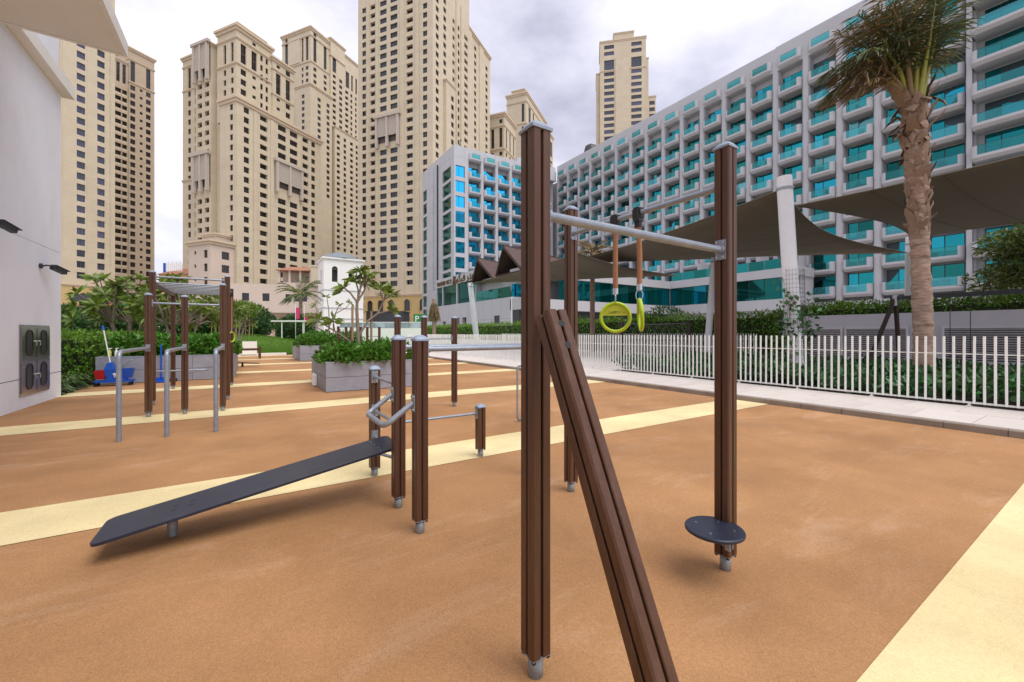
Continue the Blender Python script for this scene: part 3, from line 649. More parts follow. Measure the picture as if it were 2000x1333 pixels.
for i, (cx, cy, r1, r2, z1) in enumerate(((1.78, 9.42, .52, .46, .90), (2.45, 9.42, .52, .46, .90), (2.93, 9.55, .45, .5, .95), (1.85, 10.3, .55, .55, .93), (2.75, 10.4, .55, .55, 1.0), (2.3, 10.95, .7, .38, .95))):
    shrub(['low glossy shrub at the near left corner of the frangipani planter', 'low glossy shrub at the front middle of the frangipani planter', 'low glossy shrub at the front right of the frangipani planter', 'low glossy shrub at the left side of the frangipani trunk', 'taller bright shrub at the right side of the frangipani trunk', 'low shrub at the back of the frangipani planter'][i], cx, cy, r1, r2, .56, z1, 1500, .125, .062)
for i, (cx, cy) in enumerate(((2.5, 20.6), (3.9, 20.7), (3.2, 22.5))):
    shrub(['rounded shrub in the left front of the smaller planter', 'rounded shrub in the right front of the smaller planter', 'rounded shrub at the back of the smaller planter'][i], cx, cy, .8, .75, .62, 1.25, 1300, .15, .08)
for i, cx in enumerate((-2.6, -1.95, -1.3, -.72)):
    shrub(['low shrub behind the cleaning cart in the long planter', 'low shrub behind the pull-up posts in the long planter', 'low shrub behind the middle of the overhead ladder', 'low shrub at the right end of the long planter'][i], cx, 14.3, .5, .8, .6, 1.12, 1500, .14, .075)

def plumeria(label, loc, stems, leaf_l, n_leaf=16, stakes=(), m='leaf_p', lw=.3):
    """frangipani: forking grey branches that end in rosettes of long leaves; stems = list of polylines"""
    t = thing('frangipani_tree', label, 'tree', loc)
    b = MB(); tips = []
    for pts, r0, r1, leafy in stems:
        k = len(pts); b.tube(pts, [r0+(r1-r0)*i/(k-1) for i in range(k)], 7)
        if leafy: tips.append((Vector(pts[-1]), (Vector(pts[-1])-Vector(pts[-2])).normalized()))
    b.build('trunk', 'bark', t)
    Ps, Ds, Ls = [], [], []
    for p, d in tips:
        ax = d.cross(Vector((.3, .7, .2))).normalized(); ay = d.cross(ax)
        for i in range(n_leaf):
            a = i*2.4 + random.uniform(-.2, .2); el = random.uniform(-.25, 1.0)
            v = (ax*math.cos(a)+ay*math.sin(a)) + d*el*.9 + Vector((0, 0, -.12))
            Ps.append(p - d*random.uniform(0, .09) ); Ds.append(v); Ls.append(leaf_l*random.uniform(.7, 1.15))
    Ls = np.array(Ls); leaves('crown', [tuple(p) for p in Ps], [tuple(d) for d in Ds], Ls, Ls*lw, m, t, .12)
    for x, y, h_ in stakes:
        b = MB(); b.tube([(x, y, -.1), (x, y, h_)], .028, 8); b.build('stake', 'stake', t)
    return t
def S(*p): return [Vector(q) for q in p]
plumeria('young frangipani tree with big leaf rosettes tied to two timber stakes', (2.27, 10.45, .56), [
    (S((0, 0, -.05), (-.03, 0, .6), (-.06, 0, 1.2), (-.05, .02, 1.42)), .045, .035, 0),
    (S((-.05, 0, 1.40), (-.2, .02, 1.62), (-.40, 0, 1.78)), .026, .016, 1), (S((-.05, 0, 1.42), (.02, -.03, 1.75), (.0, -.05, 2.22)), .028, .016, 1),
    (S((-.05, 0, 1.4), (.12, 0, 1.7), (.2, .05, 1.95)), .028, .016, 1), (S((-.05, 0, 1.3), (.0, .1, 1.7), (-.08, .12, 2.0)), .026, .016, 1), (S((.02, -.03, 1.75), (.12, -.12, 1.95), (.16, -.16, 2.08)), .02, .014, 1),
    (S((-.03, 0, .55), (.2, 0, .95), (.45, 0, 1.15), (.62, .05, 1.5), (.66, .05, 1.72)), .03, .016, 1), (S((.45, 0, 1.15), (.75, 0, 1.22), (.82, -.05, 1.3)), .02, .012, 1), (S((.62, .05, 1.5), (.8, .1, 1.62), (.86, .1, 1.75)), .018, .013, 1), (S((.6, .05, 1.45), (.5, -.05, 1.65), (.52, -.08, 1.82)), .018, .013, 1),
    (S((-.02, 0, .3), (-.3, .05, .52), (-.55, .05, .7), (-.60, .05, 1.0)), .026, .014, 1), (S((-.55, .05, .7), (-.85, .08, .9), (-.95, .08, 1.0)), .018, .012, 1)], .31, 17, stakes=((-.17, -.05, 1.3), (.30, .06, 1.2)))
plumeria('sparse frangipani with bare forked branches in the smaller planter', (3.4, 22.3, .62), [
    (S((0, 0, -.05), (-.05, 0, .6), (0, 0, 1.0)), .05, .04, 0), (S((0, 0, .95), (-.4, 0, 1.5), (-.7, 0, 2.0)), .035, .018, 1), (S((0, 0, .95), (.3, .1, 1.6), (.5, .1, 2.1)), .035, .018, 1),
    (S((0, 0, .9), (.0, .2, 1.8), (-.1, .2, 2.5)), .03, .018, 1), (S((.3, .1, 1.6), (.8, 0, 1.9), (1.0, 0, 2.2)), .025, .015, 1), (S((-.05, 0, .6), (-.6, 0, .9), (-1.0, 0, 1.5)), .03, .016, 1)], .32, 9, stakes=((.2, .1, 1.6),))
def bushy(label, loc, H_, spread, n_tips, leaf_l, n_leaf, seed, m='leaf_p', fork=.45, zlo=.55):
    random.seed(seed); stems = []
    nf = 5
    for k in range(nf):
        a = 2*math.pi*k/nf + random.uniform(-.4, .4); x, y = math.cos(a), math.sin(a); f = H_*fork
        base = S((x*.12, y*.12, -.05), (x*.3, y*.3, f*.6), (x*spread*.35, y*spread*.35, f)); stems.append((base, .055, .035, 0))
        for j in range(n_tips//nf):
            b2 = a + random.uniform(-.9, .9); rr = spread*random.uniform(.25, 1); zz = H_*random.uniform(zlo, 1)*(1-.25*(rr/spread)**2)
            stems.append((S(tuple(base[-1]), ((base[-1].x+rr*math.cos(b2))/2, (base[-1].y+rr*math.sin(b2))/2, (f+zz)/2+.1), (rr*math.cos(b2), rr*math.sin(b2), zz)), .03, .014, 1))
    return plumeria(label, loc, stems, leaf_l, n_leaf, m=m)
bushy('full leafy frangipani behind the left hoop rails in front of the tower', (-3.9, 20.9, 0), 3.6, 1.45, 50, .42, 17, 3, zlo=.60)
bushy('leafy frangipani crown seen through the overhead ladder', (-2.1, 19.4, 0), 3.35, 1.25, 35, .42, 15, 5, zlo=.62)
bushy('small forked frangipani right of the overhead ladder by the lawn', (-.7, 30.5, .2), 3.0, 1.3, 25, .38, 12, 9)
bushy('dark frangipani beside the white wall at the far left', (-9.3, 26.5, .1), 3.4, 1.4, 35, .42, 13, 12, m='leaf_d')
random.seed(21)
# slim staked trees on the lawn
for i, (x, y) in enumerate(((-.9, 40.5), (-.5, 42.2), (.0, 40.9), (-2.3, 41.0), (-6.5, 40), (-4.6, 37))):
    z0 = float(lawn_z(x, y)); t = thing('young_tree', ['slim staked young tree leftmost of the three on the mound', 'slim staked young tree at the back of the three on the mound', 'slim staked young tree rightmost of the three on the mound', 'slim young tree left of the staked trio on the mound', 'thin young tree behind the cleaning cart on the lawn', 'thin young tree behind the overhead ladder on the lawn'][i], 'tree', (x, y, z0-.05))
    b = MB(); b.tube([(0, 0, 0), (.05, 0, 1.2), (0, .05, 2.2)], [.05, .045, .03], 7).tube([(.25, .1, 0), (.2, .1, 1.9)], .03, 6).tube([(-.25, -.1, 0), (-.2, -.1, 1.9)], .03, 6); b.build('trunk', 'stake', t)
    P, nr = rand_ell(420, (0, 0, 2.3), (.85, .8, .55), .7); leaves('crown', P, nr + rng.normal(size=(420, 3))*.5, .34, .10, 'leaf_p', t)
def bush(label, c, r, n, ln, m, cat='bush', core=True):
    t = thing('bush', label, cat, (c[0], c[1], c[2]-r[2]))
    P, nr = rand_ell(n, (0, 0, r[2]), r, .45); P += nr*(np.sin(P[:, :1]*4.1/r[0])*np.sin(P[:, 1:2]*3.7/r[1]+1)*np.sin(P[:, 2:3]*5/r[2]))*.14*np.array(r)
    P[:, 2] = np.maximum(P[:, 2], 0)
    leaves('foliage', P, nr + rng.normal(size=(n, 3))*.75 + np.array([0, 0, .35]), ln*(.7+.6*rng.random(n)), ln*.45, m, t)
    if core:
        b = MB(); pr = [(max(.02, .78*r[0]*math.sin(math.pi*i/8)), r[2]-.78*r[2]*math.cos(math.pi*i/8)) for i in range(9)]; b.lathe(pr, n=14); co = b.build('stem_mass', 'core', t); co.scale = (1, r[1]/r[0], 1)
    return t
bush('big rounded dark bush on the lawn under the white shelter', (4.0, 47.2, 1.5), (1.75, 1.7, 1.65), 4500, .26, 'leaf_d')
bush('dark round bush left of the big bush on the lawn', (-.4, 52, 2.4), (2.9, 2.4, 1.8), 4000, .34, 'leaf_d')
bush('dark bush behind the staked trees', (-5, 53, 2.2), (3.2, 2.5, 1.8), 4000, .36, 'leaf_d')
bush('dark bush behind the left frangipani by the pale wall', (-13, 45, 1.9), (3.0, 2.4, 1.5), 4000, .34, 'leaf_d')
bush('dark bush behind the hoop rails on the lawn', (-8.8, 43, 1.9), (2.4, 2, 1.3), 3500, .32, 'leaf_d')
# clipped hedge and strap-leaved border left of the long planter
t = thing('hedge', 'clipped green hedge running back from the end of the white building', 'hedge', (0, 0, 0))
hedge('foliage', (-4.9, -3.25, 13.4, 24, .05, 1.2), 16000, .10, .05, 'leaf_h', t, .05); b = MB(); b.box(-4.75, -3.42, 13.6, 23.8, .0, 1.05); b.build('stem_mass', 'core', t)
t = thing('hedge', 'low clipped hedge behind the long planter in front of the lawn', 'hedge', (0, 0, 0))
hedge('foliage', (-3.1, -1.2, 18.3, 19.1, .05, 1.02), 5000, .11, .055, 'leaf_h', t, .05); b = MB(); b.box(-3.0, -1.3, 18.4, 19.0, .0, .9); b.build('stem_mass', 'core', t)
b = MB(); b.box(-9, -3.06, 11.3, 26.4, -.02, .015); struct(b.build('plant_bed', 'soil'))
for i in range(9):
    x = -3.45 - .42*(i % 2) - .1*random.random(); y = 11.55 + .24*i
    t = thing('strap_plant', ['strap-leaved plant %s' % w for w in ('touching the corner of the white wall', 'second from the white wall corner, set back', 'third from the white wall corner, at the floor edge', 'fourth from the white wall corner, set back', 'in the middle of the border, at the floor edge', 'in the middle of the border, set back', 'third from the grey planter, at the floor edge', 'second from the grey planter, set back', 'next to the grey planter corner, at the floor edge')][i], 'plant', (x, y, 0), 0, 'strap-leaved border plants')
    P, D_, W_ = [], [], []
    for k in range(90):
        a = random.uniform(0, 6.28); e_ = random.uniform(.25, 1.4); P.append((.06*math.cos(a), .06*math.sin(a), .0)); D_.append((math.cos(a), math.sin(a), e_)); W_.append(random.uniform(.3, .62))
    bb_ = MB()
    for p, dd, ln in zip(P, D_, W_):
        d1 = Vector(dd).normalized(); s_ = d1.cross(Vector((0, 0, 1))).normalized()*.02; p0 = Vector(p); p1 = p0+d1*ln*.5; p2 = p1 + (d1+Vector((0, 0, -.5))).normalized()*ln*.35; p3 = p2 + (d1+Vector((0, 0, -1.2))).normalized()*ln*.25
        bb_.add([p0-s_*.6, p0+s_*.6, p1+s_, p1-s_, p2+s_*.9, p2-s_*.9, p3], [(0, 1, 2, 3), (3, 2, 4, 5), (5, 4, 6)], 0, True)
    bb_.build('foliage', 'leaf_s', t)

# cleaning cart in front of the long planter
ct = thing('cleaning_cart', 'blue cleaning cart with a red bucket parked at the long grey planter', 'cart', (-2.62, 12.92, 0))
ct.scale = (.68, .8, .86)
b = MB()
ol = [(-.44, -.17), (.48, -.17), (.52, -.1), (.52, .1), (.48, .17), (-.44, .17), (-.48, .1), (-.48, -.1)]
b.prism(ol, .10, .15).prism([(x*.55+.05, y*.9) for x, y in ol], .152, .20); b.build('chassis', 'blue_pl', ct)
def bucket(x0, x1, hw, z0, z1, flare, m, name):
    b = MB(); o0 = [(x0+flare, -hw+flare), (x1-flare, -hw+flare), (x1-flare, hw-flare), (x0+flare, hw-flare)]; o1 = [(x0, -hw), (x1, -hw), (x1, hw), (x0, hw)]; i1 = [(x0+.015, -hw+.015), (x1-.015, -hw+.015), (x1-.015, hw-.015), (x0+.015, hw-.015)]
    vs = [(*p, z0) for p in o0]+[(*p, z1) for p in o1]+[(*p, z1) for p in i1]+[(x, y, z0+.04) for x, y in o0]
    b.add(vs, [(3, 2, 1, 0)]+[(j, (j+1) % 4, 4+(j+1) % 4, 4+j) for j in range(4)]+[(4+j, 4+(j+1) % 4, 8+(j+1) % 4, 8+j) for j in range(4)]+[(8+j, 8+(j+1) % 4, 12+(j+1) % 4, 12+j) for j in range(4)]+[(12, 13, 14, 15)])
    return b.build(name, m, ct)
bucket(-.47, -.17, .14, .19, .42, .04, 'red_pl', 'red_bucket'); bucket(.02, .5, .16, .2, .45, .05, 'blue_pl', 'blue_bucket')
b = MB(); b.add([(-.16, -.14, .2), (.04, -.14, .2), (.04, .14, .2), (-.16, .14, .2), (-.22, -.15, .44), (.03, -.15, .44), (.03, .15, .44), (-.22, .15, .44), (-.16, -.12, .60), (-.04, -.12, .64), (-.04, .12, .64), (-.16, .12, .60)], [(0, 1, 5, 4), (1, 2, 6, 5), (2, 3, 7, 6), (3, 0, 4, 7), (4, 5, 9, 8), (5, 6, 10, 9), (6, 7, 11, 10), (7, 4, 8, 11), (8, 9, 10, 11)]); b.build('wringer', 'blue_pl', ct)
b = MB(); b.tube(fillet([(.12, -.1, .42), (.38, -.1, .66), (.5, -.1, .69), (.5, .1, .69), (.38, .1, .66), (.12, .1, .42)], .05), .012, 8); b.build('press_handle', 'galv', ct)
for x in (-.42, .42):
    for y in (-.13, .13): b = MB(); b.tube([(x, y-.015, .045), (x, y+.015, .045)], .045, 12).obox((x, y, .085), (.012, 0, 0), (0, .02, 0), (0, 0, .018)); b.build('wheel', 'black', ct)
mp_ = thing('mop', 'mop with a thin white handle leaning in the blue cart', 'mop', (-2.62, 12.92, 0))
b = MB(); b.tube([(-.02, -.06, .30), (-.22, .2, 1.28)], .012, 8); b.build('handle', 'white_paint', mp_); b = MB(); b.tube([(-.22, .2, 1.28), (-.24, .226, 1.38)], .022, 8); b.build('grip', 'blue_pl', mp_)
b = MB()
for i in range(14): a = i*.45; b.tube([(-.02, -.06, .34), (.02+.05*math.cos(a), -.07+.05*math.sin(a), .28), (.05+.07*math.cos(a), -.05+.06*math.sin(a), .19)], .009, 5)
b.build('mop_head', 'white_paint', mp_)
for i, (x, m_, lb) in enumerate(((-2.79, 'clear_y', 'clear spray bottle of yellow soap behind the cart on the planter edge'), (-2.67, 'white_paint', 'white spray bottle beside the yellow soap bottle'))):
    t = thing('spray_bottle', lb, 'bottle', (x, 13.36, .648)); b = MB(); b.lathe([(.032, 0), (.034, .03), (.034, .12), (.014, .16), (.013, .175)], n=14); b.build('bottle', m_, t)
    b = MB(); b.lathe([(.015, .176), (.015, .19)], n=10).obox((.012, 0, .2), (.032, 0, 0), (0, .01, 0), (0, 0, .009)); b.build('spray_head', 'white_paint', t)
dp = thing('dustpan', 'blue long-handled dustpan standing against the long planter', 'dustpan', (-1.83, 13.12, 0))
b = MB(); b.obox((0, 0, .02), (.13, 0, 0), (0, .1, 0), (0, 0, .008)).obox((0, .1, .06), (.13, 0, 0), (0, .006, 0), (0, 0, .055)).obox((-.13, 0, .05), (.006, 0, 0), (0, .1, 0), (0, 0, .035)).obox((.13, 0, .05), (.006, 0, 0), (0, .1, 0), (0, 0, .035)); b.build('pan', 'blue_pl', dp)
b = MB(); b.tube([(0, .09, .1), (0, .11, .93)], .018, 8); b.build('handle', 'blue_pl', dp)
br_ = thing('broom', 'thin white broom stick next to the blue dustpan', 'broom', (-1.6, 13.14, 0)); b = MB(); b.tube([(0, .06, .06), (0, .1, .86)], .012, 8); b.build('handle', 'white_paint', br_); b = MB(); b.box(-.08, .08, .03, .09, .0, .08); b.build('brush', 'black', br_)

# ================================================================ behind the fence
sheet('planting_ground', 9.64, 15.6, -6, 9.6, -.012, 'soil'); sheet('play_path', 15.2, 16.4, -6, 9.0, .012, 'slab'); sheet('play_surface', 9.64, 20.4, 9.62, 40, -.008, 'slab')
n = 26000; P = np.stack([9.5+6*rng.random(n), -2+11*rng.random(n), np.zeros(n)], 1)
P[:, 2] = (.12 + .30*rng.random(n)**.7)*(1+.25*np.sin(P[:, 0]*2.1)*np.sin(P[:, 1]*1.7)); keep = ~((P[:, 0] > 12.6) & (P[:, 0] < 13.5) & (P[:, 1] > 3.6) & (P[:, 1] < 7)); P = P[keep]; n = len(P)
stuff(tag(leaves('ground_cover', P, rng.normal(size=(n, 3))*.8+np.array([0, 0, .45]), .10+.08*rng.random(n), .07+.04*rng.random(n), 'leaf_g'), 'dense dark green ground cover plants behind the white picket fence', 'ground cover'))
b = MB(); b.box(12.62, 13.48, 3.6, 7, -.02, .16); struct(b.build('stepping_path', 'slab'))
# grey wall with louvers and hedge
gw = thing('louvered_wall', 'grey rendered garden wall with horizontal louver vents behind the play area', 'wall', (20.6, 0, 0))
b = MB(); b.box(0, .3, -8, 9.1, 0, 1.97); b.build('wall', 'greywall', gw)
for y0, y1 in ((6.9, 8.7), (4.9, 6.7), (.2, 3.9), (-3.9, 0)):
    b = MB(); b.box(-.012, -.002, y0, y1, .28, 1.38); b.build('vent_backing', 'darkgrey', gw)
    b = MB(); b.box(-.07, -.014, y0-.07, y0, .2, 1.46).box(-.07, -.014, y1, y1+.07, .2, 1.46).box(-.07, -.014, y0+.002, y1-.002, 1.382, 1.46); b.build('vent_frame', 'slat', gw)
    b = MB(); b.obox((0, 0, 0), (.022, 0, -.018), (0, (y1-y0)/2-.004, 0), (.003, 0, .004)); lm = b.mesh('slat', 'slat')
    for i in range(14): inst('slat', lm, gw, (-.042, (y0+y1)/2, .34+.077*i))
t = thing('hedge', 'bright green low hedge growing along the top of the grey louvered wall', 'hedge', (0, 0, 0))
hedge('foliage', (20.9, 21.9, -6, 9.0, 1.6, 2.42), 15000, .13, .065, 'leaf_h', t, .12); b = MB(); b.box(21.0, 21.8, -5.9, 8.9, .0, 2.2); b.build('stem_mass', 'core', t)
t = thing('hedge', 'tall bright green hedge behind the second picket fence', 'hedge', (0, 0, 0))
hedge('foliage', (20.3, 21.6, 9.3, 54, .1, 2.15), 34000, .15, .075, 'leaf_h', t, .16); b = MB(); b.box(20.5, 21.4, 9.5, 53.8, .0, 1.95); b.build('stem_mass', 'core', t)
b = MB(); b.box(19.9, 20.2, 30, 56, -.03, .55); tag(b.build('low_wall', 'white_paint'), 'low white wall at the foot of the tall hedge', 'wall')
# swing frame
sw = thing('swing_frame', 'dark A-shaped swing frame with a long grey beam in front of the louvered wall', 'swing', (17.2, 4.35, 0))
b = MB(); b.obox((0, -2.5, 2.32), (.05, 0, 0), (0, 2.62, 0), (0, 0, .06)); b.build('beam', 'darkgrey', sw)
for y in (0, -5.0):
    for dx, dy in ((-.45, .62), (.35, -.02)): b = MB(); b.tube([(0, y, 2.36), (dx, y+dy, 0)], .062, 8); b.build('leg', 'darkwood', sw)
b = MB(); b.obox((0, 0, 2.25), (.07, 0, 0), (0, .05, 0), (0, 0, .17)); b.build('joint_plate', 'greywall', sw)
for y in (-1.4, -3.4):
    b = MB(); b.tube([(0, y-.2, 2.27), (0, y-.2, .55)], .009, 6).tube([(0, y+.2, 2.27), (0, y+.2, .55)], .009, 6).obox((0, y, .53), (.09, 0, 0), (0, .23, 0), (0, 0, .015)); b.build('swing_seat', 'black', sw)
# rope climbing net
nt_ = thing('rope_bridge', 'low dark rope bridge with timber posts behind the fence', 'play bridge', (15.2, 12.0, 0))
pA, pB = Vector((-.9, 1.0, 0)), Vector((1.0, -1.1, 0))
for p in (pA, pB): b = MB(); b.tube([p, p+Vector((0, 0, 1.72))], .075, 8); b.build('post', 'darkwood', nt_)
b = MB(); b.tube([pA+Vector((0, 0, 1.66)), (pA+pB)/2+Vector((0, 0, 1.6)), pB+Vector((0, 0, 1.66))], .03, 8)
for i in range(1, 9):
    a = pA.lerp(pB, i/9); c_ = pA.lerp(pB, (i+1)/9); b.tube([a+Vector((0, 0, 1.62)), c_+Vector((0, 0, .9))], .012, 5); b.tube([c_+Vector((0, 0, 1.62)), a+Vector((0, 0, .9))], .012, 5)
b.tube([pA+Vector((0, 0, .9)), pB+Vector((0, 0, .9))], .03, 6); b.build('rope', 'wire', nt_)

# ---------------------------------------------------------------- shade sails and their posts
def sail_post(label, p0, p1, r0, r1, net=False):
    p0, p1 = Vector(p0), Vector(p1); t = thing('sail_post', label, 'post', p0); d = p1-p0
    b = MB(); b.tube([(0, 0, 0), d*.5, d], [r0, (r0+r1)/2, r1], 22); b.build('pole', 'sailpost', t)
    b = MB(); b.tube([d*.94+Vector((0, 0, -.03)), d*.94+Vector((.0, 0, .03))], r1+.02, 16); b.build('collar', 'galv', t)
    if net:
        b = MB(); rn = r0+.05
        for i in range(20):
            a = 2*math.pi*i/20; b.tube([(rn*math.cos(a), rn*math.sin(a), .05), (rn*math.cos(a)+d.x*.55*.5, rn*math.sin(a)+d.y*.55*.5, d.z*.55)], .0028, 4, caps=False)
        for k in range(26):
            z = .08+k*.105; f_ = z/d.z*.5
            b.tube([(rn*math.cos(2*math.pi*i/20)+d.x*f_, rn*math.sin(2*math.pi*i/20)+d.y*f_, z) for i in range(20)], .0028, 4, closed=True)
        b.build('climbing_net', 'wire', t)
    return t
sail_post('thick white sail post wrapped in climbing net behind the fence', (11.06, 4.58, 0), (10.93, 4.80, 5.0), .17, .165, True)
sail_post('white sail post half hidden behind the palm trunk', (24.4, 5.75, 0), (24.45, 5.7, 5.45), .15, .15)
sail_post('slim white sail post standing in the tall hedge', (18.8, 11.7, 0), (19.15, 11.5, 5.0), .155, .14)
sail_post('leaning white sail post in front of the sign building', (15.97, 30.15, 0), (15.45, 30.5, 5.4), .24, .22)
def sail(label, A, B, C, pull, sag):
    A, B, C = Vector(A), Vector(B), Vector(C); n = 22; cen = (A+B+C)/3; idx = {}; vs = []; fs = []
    for i in range(n+1):
        for j in range(n+1-i):
            a, b_ = i/n, j/n; c = 1-a-b_; p = A*a+B*b_+C*c; w = 0
            for bi, bj, bk in ((a, b_, c), (b_, c, a), (c, a, b_)): w += 4*bj*bk*(1-bi)**4
            p = p + (cen-p)*pull*w + Vector((0, 0, -sag*27*a*b_*c)); idx[(i, j)] = len(vs); vs.append(p)
    for i in range(n):
        for j in range(n-i):
            fs.append((idx[(i, j)], idx[(i+1, j)], idx[(i, j+1)]))
            if j < n-i-1: fs.append((idx[(i+1, j)], idx[(i+1, j+1)], idx[(i, j+1)]))
    t = thing('shade_sail', label, 'shade sail', (0, 0, 0)); b = MB(); b.add(vs, fs, 0, True); o_ = b.build('canopy', 'sail', t)
    md = o_.modifiers.new('thickness', 'SOLIDIFY'); md.thickness = .006
    b = MB()
    for (p, q) in (((n, 0), (0, n)), ((0, n), (0, 0)), ((0, 0), (n, 0))):
        ln = [vs[idx[(round(p[0]+(q[0]-p[0])*k/n), round(p[1]+(q[1]-p[1])*k/n))]] for k in range(n+1)]; b.tube(ln, .012, 5)
    b.build('edge_cable', 'sail', t)
    for i in (4, 8, 12, 16): b = MB(); b.tube([vs[idx[(i, j)]]+Vector((0, 0, -.006)) for j in range(n+1-i)], .009, 5); b.build('seam', 'sail', t)
    return t
def quad_sail(label, A, B, C, D, pull, sag):
    A, B, C, D = map(Vector, (A, B, C, D)); n = 24; cen = (A+B+C+D)/4; vs = []
    for j in range(n+1):
        for i in range(n+1):
            u, v = i/n, j/n; p = A*(1-u)*(1-v)+B*u*(1-v)+C*u*v+D*(1-u)*v
            w = 4*u*(1-u)*((1-v)**5+v**5) + 4*v*(1-v)*((1-u)**5+u**5)
            vs.append(p + (cen-p)*pull*w + Vector((0, 0, -sag*16*u*(1-u)*v*(1-v))))
    t = thing('shade_sail', label, 'shade sail', (0, 0, 0)); b = MB(); b.add(vs, [(j*(n+1)+i, j*(n+1)+i+1, (j+1)*(n+1)+i+1, (j+1)*(n+1)+i) for j in range(n) for i in range(n)], 0, True); o_ = b.build('canopy', 'sail', t)
    md = o_.modifiers.new('thickness', 'SOLIDIFY'); md.thickness = .006
    b = MB(); N1 = n+1
    for ix in ([i for i in range(N1)], [j*N1+n for j in range(N1)], [n*N1+i for i in range(N1)], [j*N1 for j in range(N1)]): b.tube([vs[k] for k in ix], .012, 5)
    b.build('edge_cable', 'sail', t)
    for j in (4, 8, 12, 16, 20): b = MB(); b.tube([vs[j*N1+i]+Vector((0, 0, -.006)) for i in range(N1)], .009, 5); b.build('seam', 'sail', t)
    return t
quad_sail('large dark shade sail cut by the right picture edge beside the palm', (11.15, 4.66, 4.30), (24.2, 5.6, 5.38), (27.5, -4.0, 5.6), (13.0, -1.9, 5.0), .10, .25)
sail('wide dark shade sail stretched from the netted post to the hedge posts', (10.92, 4.83, 4.72), (24.3, 5.75, 4.75), (17.9, 22.6, 6.0), .16, .3)
sail('low far shade sail reaching to the leaning post by the sign building', (15.45, 30.5, 5.35), (11.75, 13.1, 4.62), (21.9, 15.4, 4.7), .12, .25)
sail_post('white sail post hidden behind the rear foreground upright', (11.7, 13.2, 0), (11.7, 13.2, 4.85), .07, .07)

# ---------------------------------------------------------------- coconut palm in front of the sails
pt = thing('palm_tree', 'tall windblown palm with shaggy brown trunk behind the fence', 'tree', (11.66, 2.5, 0))
tp = Vector((-.22, .12, 5.9)); prof = []; nseg = 64; nv = 22
b = MB(); vs = []
random.seed(4)
for k in range(nseg+1):
    u = k/nseg; z = tp.z*u; rad = .172 - .028*min(1, u*5) - .012*u + (.035*max(0, (u-.6)/.4))
    rad += random.uniform(0, .016) + (.010*(k % 2) if u < .6 else .02*(k % 2))
    cx, cy = tp.x*u**1.3, tp.y*u**1.3
    for j in range(nv): a = 2*math.pi*j/nv; rr = rad*(1+.06*math.sin(3*a+k*1.7)+random.uniform(-.055, .055)); vs.append((cx+rr*math.cos(a), cy+rr*math.sin(a), z+.02*math.sin(a*2+k)))
b.add(vs, [(k*nv+j, k*nv+(j+1) % nv, (k+1)*nv+(j+1) % nv, (k+1)*nv+j) for k in range(nseg) for j in range(nv)], 0, True); b.build('trunk', 'palm_bark', pt)
# old leaf bases: curled brown sheaths
for i in range(130):
    u = .52+.49*(i/130)**.8; a = i*2.39996+random.uniform(-.5, .5); cx, cy = tp.x*u**1.3, tp.y*u**1.3; z = tp.z*u; rr = .142+.04*(u-.55)/.45
    dr = Vector((math.cos(a), math.sin(a), 0)); sd_ = Vector((-math.sin(a), math.cos(a), 0)); ln = random.uniform(.14, .42)*(.7+.9*(u-.5)); w = random.uniform(.12, .26); flare = random.uniform(.02, .16)*(1.5 if u > .88 else .7)
    droop = -1 if (u > .8 and random.random() < .4) else 1
    p0 = Vector((cx, cy, z))+dr*(rr-.03); p1 = p0+dr*flare*.4+Vector((0, 0, ln*.5)); p2 = p1+dr*flare*.8+Vector((0, 0, ln*.45*droop)); p3 = p2+dr*flare*.3+Vector((0, 0, ln*.35*droop))+sd_*random.uniform(-.06, .06)
    q = MB(); q.add([p0-sd_*w*.6, p0+dr*.03, p0+sd_*w*.6, p1-sd_*w*.5, p1+dr*.035, p1+sd_*w*.5, p2-sd_*w*.36, p2+dr*.03, p2+sd_*w*.36, p3], [(0, 1, 4, 3), (1, 2, 5, 4), (3, 4, 7, 6), (4, 5, 8, 7), (6, 7, 9), (7, 8, 9)], 0, True)
    q.build('leaf_base', 'boot', pt)
